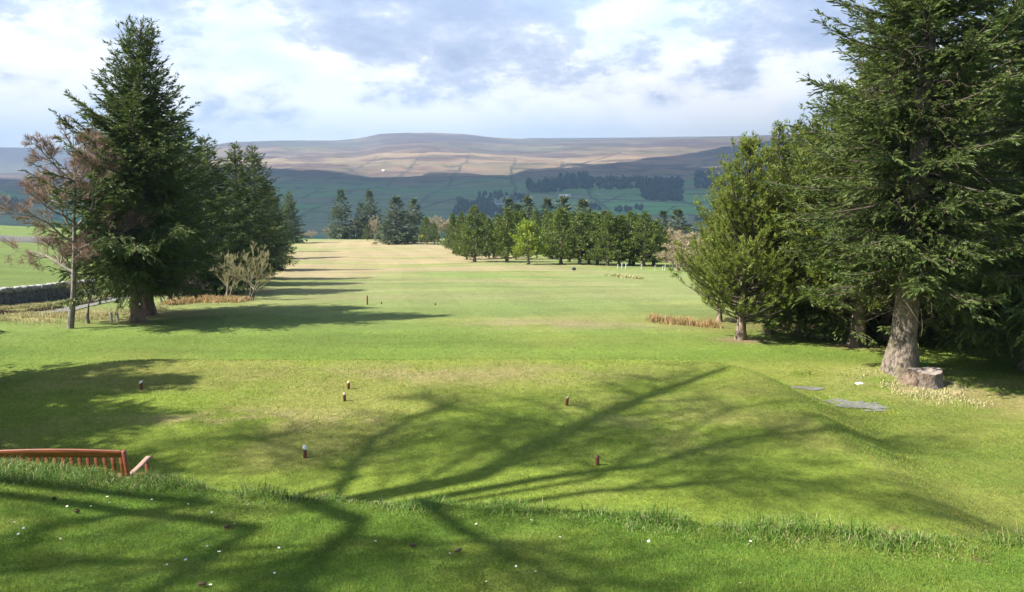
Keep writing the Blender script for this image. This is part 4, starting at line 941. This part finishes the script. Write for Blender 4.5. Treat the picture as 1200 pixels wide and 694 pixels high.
# ------------------------------------------------------------------ tee markers
M['marker'] = mat_plain('stained_marker_wood', (.20, .062, .035), (.10, .03, .02), 14, .55, .4, (1, 1, .2), .004)
M['white_paint'] = mat_plain('white_paint', (.8, .8, .78), (.66, .66, .62), 20, .6, .1)
M['pale_wood'] = mat_plain('pale_wood', (.48, .36, .24), (.34, .24, .15), 20, .7, .3)
GM = 'tee markers'
def marker(px, py, hpx, cap, rz, label, tilt=0.0):
    b = P(px, py); h = hpx/F_PX*b[1]; r = .030
    t = empty('tee_marker', b, rz, label, 'tee marker', GM); t.rotation_euler = (tilt, tilt*.6, rz)
    V, Fq = lathe([r*.9, r, r, r*.96], [-.05, 0, h*.6, h*.86], 12); V[36:, 2] += V[36:, 0]/r*.017
    n = len(V); V = np.concatenate([V, [[0, 0, h*.86]]]); tri = np.array([[36+s, 36+(s+1) % 12, n] for s in range(12)])
    mesh('post', V, [Fq, tri], M['marker'], t)
    if cap:
        rr = r*(1.12 if cap == 'white' else .98); hh = h*(.18 if cap == 'white' else .05); z = h*.86+.0025
        V, Fq = lathe([rr, rr, rr*.75, .002], [z-.004, z+hh*.5, z+hh, z+hh*1.05], 12); V[:, 2] += V[:, 0]/r*.017
        mesh('cap', V, Fq, M['white_paint'] if cap == 'white' else M['pale_wood'], t, smooth=False)
marker(165.5, 456.5, 10, 'white', .4, 'tee marker standing alone on the left of the tee', .06)
marker(408.5, 456, 10, 'pale', 1.0, 'farther of the close pair of tee markers in mid tee')
marker(404, 470, 10.5, 'pale', 2.0, 'nearer of the close pair of tee markers in mid tee', -.05)
marker(664, 475, 12, 'pale', .2, 'tee marker with a slanting pale top, inside the branch shadow at far centre', .12)
marker(357.5, 536.5, 14, 'white', 2.6, 'white topped tee marker just above the long grass, left of centre', .05)
marker(700, 545, 14.5, None, 3.5, 'plain slant-topped tee marker just above the long grass, in the big shadow', .03)
marker(447, 356.5, 3.5, 'pale', 0, 'tiny forward tee marker near the thin brown post')
marker(510, 357.5, 3.5, 'pale', 0, 'tiny forward tee marker in the open fairway, right of the thin brown post')

def stake(name, px, py, hpx, r, mat, label, cat):
    b = P(px, py); h = hpx/F_PX*b[1]; V, Fq = lathe([r, r, r*.9, r*.3], [-.1, h*.7, h*.96, h], 8)
    o = mesh(name, V, Fq, mat, smooth=False); o.location = b; tag(o, label, cat)
stake('distance_post', 430.5, 357, 11, .035, M['marker'], 'thin red-brown post standing in the fairway', 'post')
# flag
b = at(492, 173); t = empty('golf_flag', b, 0, 'yellow flag on its pole at the end of the fairway', 'flag')
V, Fq = lathe([.04, .035, .03, .02], [-.1, .6, 1.6, 2.2], 8); mesh('pole', V, Fq, M['white_paint'], t)
u = np.linspace(0, 1, 9)[:, None]; v = np.linspace(0, 1, 5)[None]
X = .03+1.05*u+0*v; Z = 2.15-.72*v-.18*u*u; Y = .13*np.sin(u*6+v)*u
Vf = np.stack([X, Y, Z+0*X], -1).reshape(-1, 3); Vb = Vf+[0, .012, 0]; i = np.arange(8)[:, None]*5; j = np.arange(4)[None]; q = np.stack([i+j, i+j+1, i+5+j+1, i+5+j], -1).reshape(-1, 4)
rim = list(range(0, 45, 5))+[41, 42, 43, 44]+list(range(39, 4, -5))+[3, 2, 1]; rim = [0, 5, 10, 15, 20, 25, 30, 35, 40, 41, 42, 43, 44, 39, 34, 29, 24, 19, 14, 9, 4, 3, 2, 1]
rq = np.array([[rim[k], rim[(k+1) % 24], rim[(k+1) % 24]+45, rim[k]+45] for k in range(24)])
M['flag'] = mat_plain('yellow_cloth', (.80, .56, .03), (.66, .44, .02), 5, .8, .1)
mesh('flag_cloth', np.concatenate([Vf, Vb]), np.concatenate([q, q[:, ::-1]+45, rq]), M['flag'], t, smooth=True)
# black marker in front of the belt
M['black'] = mat_plain('black_rubber', (.02, .02, .02), (.01, .01, .01), 9, .6, .3)
V, Fq = box((0, 0, .13), (.34, .28, .30), bev=.07); o = mesh('marker_block', V, Fq, M['black']); o.location = P(672.5, 316.8); tag(o, 'small black marker block on the grass in front of the belt', 'marker block')

# ------------------------------------------------------------------ white tree guards
M['guard'] = mat_plain('white_plastic_tube', (.58, .60, .56), (.46, .48, .44), 12, .5, .05)
def guard_thing(b, h, r, label, group):
    t = empty('tree_guard', b, RNG.random()*3, label, 'tree guard', group); t.rotation_euler[0] = RNG.normal(0, .04)
    V, Fq = lathe([r*.97, r, r, r*1.08, r*1.08, r*.88, r*.88], [-.05, 0, h*.95, h*.96, h, h, h*.3], 12); mesh('tube', V, Fq, M['guard'], t, smooth=False)
    V, Fq = tubes(np.array([[[r*1.25, 0, -.1], [r*1.3, 0, h*.4], [r*1.25, 0, h*.9]]]), np.array([[.017, .016, .015]])*(r/.04)**.5, 6); mesh('stake', V, Fq, M['pale_wood'], t)
    a = np.array([[[0, 0, h*.3], [.01, .01, h*.9], [.03, 0, h*1.3], [.01, .03, h*1.8]]]); V, Fq = tubes(a, np.array([[.008, .007, .005, .002]])*(r/.04)**.6, 5); mesh('sapling', V, Fq, M['twig_brown'], t)
for (px, py, hp, lb) in [(131, 377.5, 12, 'white tree guard left of a pair, between the forked bare tree and the spruce trunk'), (138.5, 376.5, 10, 'white tree guard right of a pair, close to the spruce trunk'),
                         (188.5, 354.5, 5.5, 'small white tree guard at the left end of the orange grass'), (196.5, 353, 5.5, 'small white tree guard just inside the orange grass, second of two'), (212, 350.5, 6, 'small white tree guard in front of the brown brush')]:
    b = P(px, py); guard_thing(b, hp/F_PX*b[1], .042, lb, 'white tree guards on the left')
for k, (px, hp) in enumerate([(724, 6), (729, 8), (733.5, 8), (752, 7), (768, 6), (777, 6), (779.5, 8), (785, 8), (788.5, 9), (792, 9), (796.5, 6), (801, 10), (806, 8), (809, 8)]):
    b = P(px, 314.5+.035*(px-724)); guard_thing(b, hp/F_PX*b[1]*.75, .06, 'white tree guard in the cluster under the tan birches' if k > 4 else
        ['white guard on the left of the bare pole trunk, first of three close ones', 'white guard on the left of the bare pole trunk, middle of three close ones', 'white guard on the left of the bare pole trunk, right of three close ones',
         'white guard at the foot of the whitish slanting pine', 'white guard under the right end of the pine belt'][k], 'white tree guards under the birches')

# ------------------------------------------------------------------ stump, plant, slab, gravel
M['cut'] = mat_plain('weathered_cut_wood', (.38, .32, .26), (.20, .16, .13), 9, .9, .6, (1, 1, 1), .01)
M['stump_bark'] = mat_bark('stump_bark', (.055, .032, .02), (.20, .145, .10), (.20, .18, .14), 12, .6, 1.0)
b = P(1083, 450); S = 30; a = np.arange(S)*2*pi/S; rg = np.random.default_rng(8)
t = empty('tree_stump', b, 0, 'low sawn tree stump with red torn bark beside the great spruce', 'stump')
wob = 1+.07*np.sin(a*3+1)+.05*np.sin(a*7)+rg.normal(0, .025, S)
rs = [.55, .47, .41, .39, .385, .375]; zs = [-.12, 0, .10, .22, .31, .335]
V = []
for r, z in zip(rs, zs):
    lf = 1+.28*np.clip(np.cos(a-2.9), 0, 1)**3*(1-z/.34)
    V.append(np.stack([r*wob*lf*np.cos(a)*(1+rg.normal(0, .012, S)), r*wob*lf*np.sin(a)*.9, z+.03*np.sin(a*2+1)*(z > .2)+0*a], -1))
V = np.concatenate(V); q = np.array([[k*S+s, k*S+(s+1) % S, (k+1)*S+(s+1) % S, (k+1)*S+s] for k in range(5) for s in range(S)]); mesh('stump_side', V, q, M['stump_bark'], t)
ring = V[-S:]; V2 = np.concatenate([ring*[1, 1, 1]+[0, 0, .002], ring*[.6, .6, 1]+[0, 0, .018], [[0, 0, .35]]]); q = np.array([[s, (s+1) % S, S+(s+1) % S, S+s] for s in range(S)]); tr = np.array([[S+s, S+(s+1) % S, 2*S] for s in range(S)])
mesh('cut_face', V2, [q, tr], M['cut'], t)
M['daff'] = mat_leaf('daffodil_leaves', [(.06, .16, .05), (.09, .22, .06), (.07, .18, .05), (.11, .24, .07)], .25, .4)
for (dx, dy, n, h, lb) in [(.27, .62, 16, .62, 'clump of upright daffodil leaves behind the stump'), (-.42, .60, 7, .50, 'smaller clump of green shoots behind the left of the stump')]:
    p0 = np.array([b[0]+dx, b[1]+dy, 0]); pb = np.stack([p0[0]+rg.normal(0, .055, n), p0[1]+rg.normal(0, .04, n), 0*np.ones(n)], -1); pb[:, 2] = H(pb[:, 0], pb[:, 1])
    V, Fq = blades(rg, pb, h*rg.uniform(.75, 1.1, n), .011+.004*rg.random(n), .42, .35, 2, az=rg.normal(0, .5, n)); o = mesh('daffodil_plant', V-p0, Fq, M['daff']); o.location = p0; tag(o, lb, 'plant', 'daffodil shoots by the stump')
def patch(name, cx, cyy, rx, ry, rot, mat, label, seed):
    c = P(cx, cyy); g = np.linspace(-1.4, 1.4, 90); X, Y = np.meshgrid(g*rx, g*ry, indexing='ij'); rr = np.hypot(X/rx, Y/ry)
    x = c[0]+X*cos(rot)-Y*sin(rot); y = c[1]+X*sin(rot)+Y*cos(rot); z = H(x, y)+.014
    ok = (rr + 1.1*(fbm(x/.22, y/.16, seed, 4)-.5)) < .85; i = np.arange(89)[:, None]*90; j = np.arange(89)[None]; q = np.stack([i+j, i+90+j, i+90+j+1, i+j+1], -1).reshape(-1, 4)
    q = q[ok.ravel()[q].all(1)]; tag(mesh(name, np.stack([x, y, z], -1), q, mat, smooth=True), label, kind='structure')
M['gravel'] = mat_plain('grey_gravel', (.20, .195, .18), (.085, .085, .06), 14, .95, .9, dist=.02)
patch('path', 1003, 475, .85, .42, -.38, M['gravel'], 'worn grey gravel at the foot of the tee bank', 71)
patch('path', 944, 455, .45, .16, -.3, M['gravel'], 'small grey worn patch farther along the tee bank', 73)
V, Fq = box((0, 0, -.005), (.19, .13, .05), rz=.2, bev=.02); o = mesh('flat_stone', V, Fq, M['white_paint']); o.location = P(1007, 449.5); tag(o, 'small flat white stone in the grass left of the stump', 'stone')
M['log'] = M['bark_pale']
# grey track behind the left trees
tp = np.array([P(*p) for p in [(30, 371), (52, 366.5), (73, 365), (104, 356.5), (130, 351), (152, 346), (176, 339.5), (193, 333.5), (203, 327)]]); tt = np.linspace(0, len(tp)-1, 60)
tc_ = np.stack([np.interp(tt, np.arange(len(tp)), tp[:, k]) for k in range(2)], -1); dd = norm(np.gradient(tc_, axis=0)); nn = np.stack([-dd[:, 1], dd[:, 0]], -1); wv = np.interp(tt, [0, 2, 5, 8], [.15, .45, .75, .9])[:, None]
rows = [tc_+nn*wv*k for k in (-1, -.4, .4, 1)]; xy = np.stack(rows, 1); V = np.concatenate([xy, (H(xy[..., 0], xy[..., 1])+.03)[..., None]], -1).reshape(-1, 3); i = np.arange(59)[:, None]*4; j = np.arange(3)[None]
tag(mesh('track', V, np.stack([i+j, i+j+1, i+4+j+1, i+4+j], -1).reshape(-1, 4), M['gravel'], smooth=True), 'pale grey track winding behind the left spruces', kind='structure')

# ------------------------------------------------------------------ dry stone wall
def stone_wall(pts, h, label, seed):
    rg = np.random.default_rng(seed); q = np.array([P(*p) for p in pts]); seg = np.linalg.norm(np.diff(q[:, :2], axis=0), axis=1); L = seg.sum(); cs = np.concatenate([[0], np.cumsum(seg)])
    def pt(s):
        x = np.interp(s, cs, q[:, 0]); y = np.interp(s, cs, q[:, 1]); k = min(max(np.searchsorted(cs, s)-1, 0), len(seg)-1); a = math.atan2(q[k+1, 1]-q[k, 1], q[k+1, 0]-q[k, 0]); return x, y, a
    body, cope = [], []; nrow = 7
    def stone(s, z, l, hh, w, ry=0, lst=body):
        x, y, a = pt(s); V, Fq = box((0, 0, 0), (l, w, hh), bev=min(l, hh)*.22); V = V*(1+rg.normal(0, .05, V.shape)); c, sn = cos(ry), sin(ry)
        V = np.stack([V[:, 0]*c+V[:, 2]*sn, V[:, 1], -V[:, 0]*sn+V[:, 2]*c], -1); aa = a+rg.normal(0, .06); V = np.stack([V[:, 0]*cos(aa)-V[:, 1]*sin(aa), V[:, 0]*sin(aa)+V[:, 1]*cos(aa), V[:, 2]], -1)
        lst.append((V+np.array([x, y, float(H(x, y))+z]), Fq))
    for r in range(nrow):
        s = rg.random()*.2
        while s < L:
            l = rg.uniform(.16, .38); stone(s+l/2, (r+.5)*h/nrow-.04, l*1.03, h/nrow*1.08, .52-.03*r+rg.normal(0, .02)); s += l
    s = 0
    while s < L:
        l = rg.uniform(.07, .15); stone(s, h+.06, l, rg.uniform(.18, .28), .40, rg.normal(.15, .15), cope); s += l*1.05
    t = empty('stone_wall', (0, 0, 0), 0, label, 'wall')
    V, Fs = join(body); mesh('wall_face', V, Fs, M['drystone'], t); V, Fs = join(cope); mesh('coping', V, Fs, M['cope'], t)
M['cope'] = mat_plain('coping_stone', (.36, .35, .32), (.16, .155, .14), 7, .95, .6, dist=.04)
stone_wall([(-70, 366), (0, 358), (60, 351), (124, 344), (150, 341)], .62, 'dry stone wall behind the bare alder on the left', 3)
far_q = [at(px, 128) for px in np.linspace(-60, 70, 14)]
def low_wall(pts, label):
    pp = np.array(pts); h = 1.0; w = .4; nrm = np.array([0, 1., 0]); R = np.stack([pp-nrm*w-[0, 0, .5], pp-nrm*w*.7+[0, 0, h], pp+nrm*w*.7+[0, 0, h], pp+nrm*w-[0, 0, .5]], 1)
    R[:, 1:3, 2] += np.random.default_rng(2).normal(0, .06, (len(pp), 2)); K = len(pp); i = np.arange(K-1)[:, None]*4; s = np.arange(3)[None]
    q = np.concatenate([np.stack([i+s, i+s+1, i+4+s+1, i+4+s], -1).reshape(-1, 4), [[0, 1, 2, 3], [K*4-1, K*4-2, K*4-3, K*4-4]]]); tag(mesh('field_wall', R.reshape(-1, 3), q, M['drystone']), label, 'wall')
low_wall(far_q, 'low dark stone wall along the far top of the left field')

# ------------------------------------------------------------------ bench
M['bench'] = mat_plain('varnished_red_wood', (.29, .085, .032), (.12, .035, .018), 9, .45, .5, (.25, 3, 3), .003)
M['bench_grey'] = mat_plain('weathered_arm_wood', (.42, .26, .20), (.28, .16, .12), 9, .6, .35, (3, .3, 3), .003)
bz = -4.44; bx, by = -4.93, 9.45; L = 1.85
t = empty('garden_bench', (bx, by, bz), radians(.6), 'red-brown slatted wooden garden bench seen from behind, below the bank', 'bench')
def bpart(name, c, s, parent=t, mat='bench', **k):
    V, Fq = box(c, s, **k); return mesh(name, V, Fq, M[mat], parent)
# local frame: right end of the bench at x=0, runs to -L; it faces +y, the back leans towards -y
lean_ = radians(9); yb = lambda z: -math.tan(lean_)*(z-.42)
n_ = 24; xs = np.linspace(0, -L, n_); arch = .028*np.sin(np.linspace(0, pi, n_))
def bar(z0, hgt, th, arched):
    V = []
    for x, a_ in zip(xs, arch):
        zt = z0+hgt/2+(a_ if arched else 0); zb = z0-hgt/2
        for (y, z) in ((-th/2, zb), (th/2, zb), (th/2, zt-.006), (th/2-.006, zt), (-th/2+.006, zt), (-th/2, zt-.006)): V.append([x, y+yb(z), z])
    V = np.array(V); q = np.array([[k*6+s, k*6+(s+1) % 6, (k+1)*6+(s+1) % 6, (k+1)*6+s] for k in range(n_-1) for s in range(6)])
    q = np.concatenate([q, [[5, 2, 1, 0], [5, 4, 3, 2], [(n_-1)*6+k for k in (0, 1, 2, 5)], [(n_-1)*6+k for k in (2, 3, 4, 5)]]]); return V, q
V, q = bar(.925, .085, .030, True); mesh('top_rail', V, q, M['bench'], t); V, q = bar(.50, .055, .030, False); mesh('lower_rail', V, q, M['bench'], t)
for k in range(17):
    x = -.075-.1055*k*(L-.15)/(.1055*16.2); V, Fq = box((0, 0, 0), (.056, .016, .365), bev=.003); V = V @ np.array([[1, 0, 0], [0, cos(lean_), sin(lean_)], [0, -sin(lean_), cos(lean_)]])
    mesh('back_slat', V+[x, yb(.705), .705], Fq, M['bench'], t)
for x in (-.022, -L+.022):
    V, Fq = box((0, 0, 0), (.045, .05, 1.02), bev=.005); V = V @ np.array([[1, 0, 0], [0, cos(lean_), sin(lean_)], [0, -sin(lean_), cos(lean_)]]); mesh('rear_leg', V+[x, yb(.465), .465], Fq, M['bench'], t)
    bpart('front_leg', (x, .50, .275), (.05, .05, .66), bev=.005); bpart('side_rail', (x, .24, .36), (.03, .46, .06), bev=.004)
    pr = [(-.06, .60), (.10, .60), (.30, .61), (.46, .63), (.56, .635), (.62, .61)]; V = []
    for (y, z) in pr:
        for (dx, dz) in ((-.034, -.014), (.034, -.014), (.034, .010), (.026, .016), (-.026, .016), (-.034, .010)): V.append([x+dx, y, z+dz])
    q = np.array([[k*6+s, k*6+(s+1) % 6, (k+1)*6+(s+1) % 6, (k+1)*6+s] for k in range(5) for s in range(6)]); q = np.concatenate([q, [[0, 1, 2, 5], [2, 3, 4, 5], [33, 32, 31, 30][::1][:4], [35, 34, 33, 30]]])
    mesh('armrest', np.array(V), q, M['bench_grey'], t)
for k in range(6): bpart('seat_slat', (-L/2, .06+.088*k, .415), (L-.02, .072, .02), bev=.004)

# ------------------------------------------------------------------ daisies and cones on the lawn
M['petal'] = mat_plain('white_petals', (.85, .84, .82), (.75, .72, .74), 50, .6, 0)
M['daisy_eye'] = mat_plain('daisy_eye', (.75, .50, .04), (.6, .36, .03), 90, .7, .2)
rg = np.random.default_rng(66)
spots = [(126, 587), (122, 593.5), (129, 594), (79, 598.5), (107, 598.3), (178, 590.3), (147, 600), (221, 595.7), (291, 596.3), (28, 624.6), (22, 631.3), (10.5, 637.5), (243, 646), (257, 652.5), (218, 662), (275, 619), (248, 605.6), (17, 617.5),
         (327, 648), (322, 678), (247, 692), (527, 654.6), (558, 619.6), (622.5, 615), (656, 635), (627.5, 676), (570, 688), (604.6, 670), (879, 640), (867, 690), (71, 637), (196, 668), (440, 640), (760, 640)]
nm = {0: 'daisy topmost of a little triangle of three below the bench', 1: 'daisy left of a little triangle of three below the bench', 2: 'daisy right of a little triangle of three below the bench', 11: 'largest daisy, low in the left corner of the lawn', 13: 'large daisy in a lit patch low on the left lawn'}
pv, pq = [], []
for k in range(13):
    a = k*2*pi/13; c, s = cos(a), sin(a); w = .0022; o_ = len(pv)
    for (r, ww, z) in ((.003, w*.5, 0), (.008, w, .001), (.0115, w*.7, .002)):
        pv += [[r*c-ww*s, r*s+ww*c, z+.0005*(k % 2)], [r*c+ww*s, r*s-ww*c, z+.0005*(k % 2)]]
    pq += [[o_, o_+1, o_+3, o_+2], [o_+2, o_+3, o_+5, o_+4]]
proto = None
for k, (px, py) in enumerate(spots):
    p = P(px, py, 2.4); s = rg.uniform(.5, .75)*(1.5 if k in (11, 13) else 1); lb = nm.get(k, 'small white daisy open in the mown lawn'); p[2] += .030
    if proto is None:
        proto = empty('daisy', p, 0, lb, 'daisy', 'daisies in the lawn'); mesh('petals', np.array(pv), np.array(pq), M['petal'], proto)
        V, Fq = lathe([.0040, .0036, .0018, .0002], [-.001, .002, .0035, .004], 8); mesh('eye', V, Fq, M['daisy_eye'], proto)
        V, Fq = tubes(np.array([[[0, 0, -.001], [.002, 0, -.018], [0, 0, -.035]]]), np.full((1, 3), .0009), 5); mesh('stem', V, Fq, M['long_grass'], proto)
        proto.scale = (s, s, 1)
    else: copy_thing(proto, p, rg.random()*6, (s, s, 1), lb, 'daisies in the lawn', rx=-.25+rg.normal(0, .2), ry=rg.normal(-.1, .2))
M['cone'] = mat_plain('cone_scales', (.16, .10, .065), (.08, .05, .03), 60, .8, .6)
cpr = None
for (px, py, lb) in [(64, 587, 'brown cone lying in the lawn left of the daisy triangle'), (90, 602, 'brown cone beside a small bare spot on the left lawn'), (484, 642, 'brown cone in the middle of the lawn'), (237, 688, 'brown cone at the bottom of the lawn'), (537, 648, 'brown cone just right of the middle of the lawn'), (267, 620, 'cone by the daisy on the shaded left lawn')]:
    p = P(px, py, 2.4); p[2] += .018
    if cpr is None:
        Vs = []
        for r in range(9):
            for s in range(8):
                a = s*pi/4+r*.39; R = .014*math.sin((r+.8)/9.6*pi)**.6; z = -.028+.0065*r; e = .0075
                Vs.append([[R*cos(a)-e*.6*sin(a), R*sin(a)+e*.6*cos(a), z], [R*cos(a)+e*.6*sin(a), R*sin(a)-e*.6*cos(a), z], [(R+.007)*cos(a), (R+.007)*sin(a), z+.009]])
        core, cq = lathe([.003, .012, .012, .004], [-.03, -.015, .015, .032], 8); Vs = np.array(Vs).reshape(-1, 3); V = np.concatenate([core, Vs]); tr = np.arange(len(Vs)).reshape(-1, 3)+len(core)
        cpr = mesh('pine_cone', V, [cq, tr], M['cone']); cpr.location = p; cpr.scale = (.7, .7, .7); cpr.rotation_euler = (1.5, 0, .5); tag(cpr, lb, 'cone', 'cones on the lawn')
    else: copy_thing(cpr, p, rg.random()*6, .7, lb, 'cones on the lawn', rx=1.5)
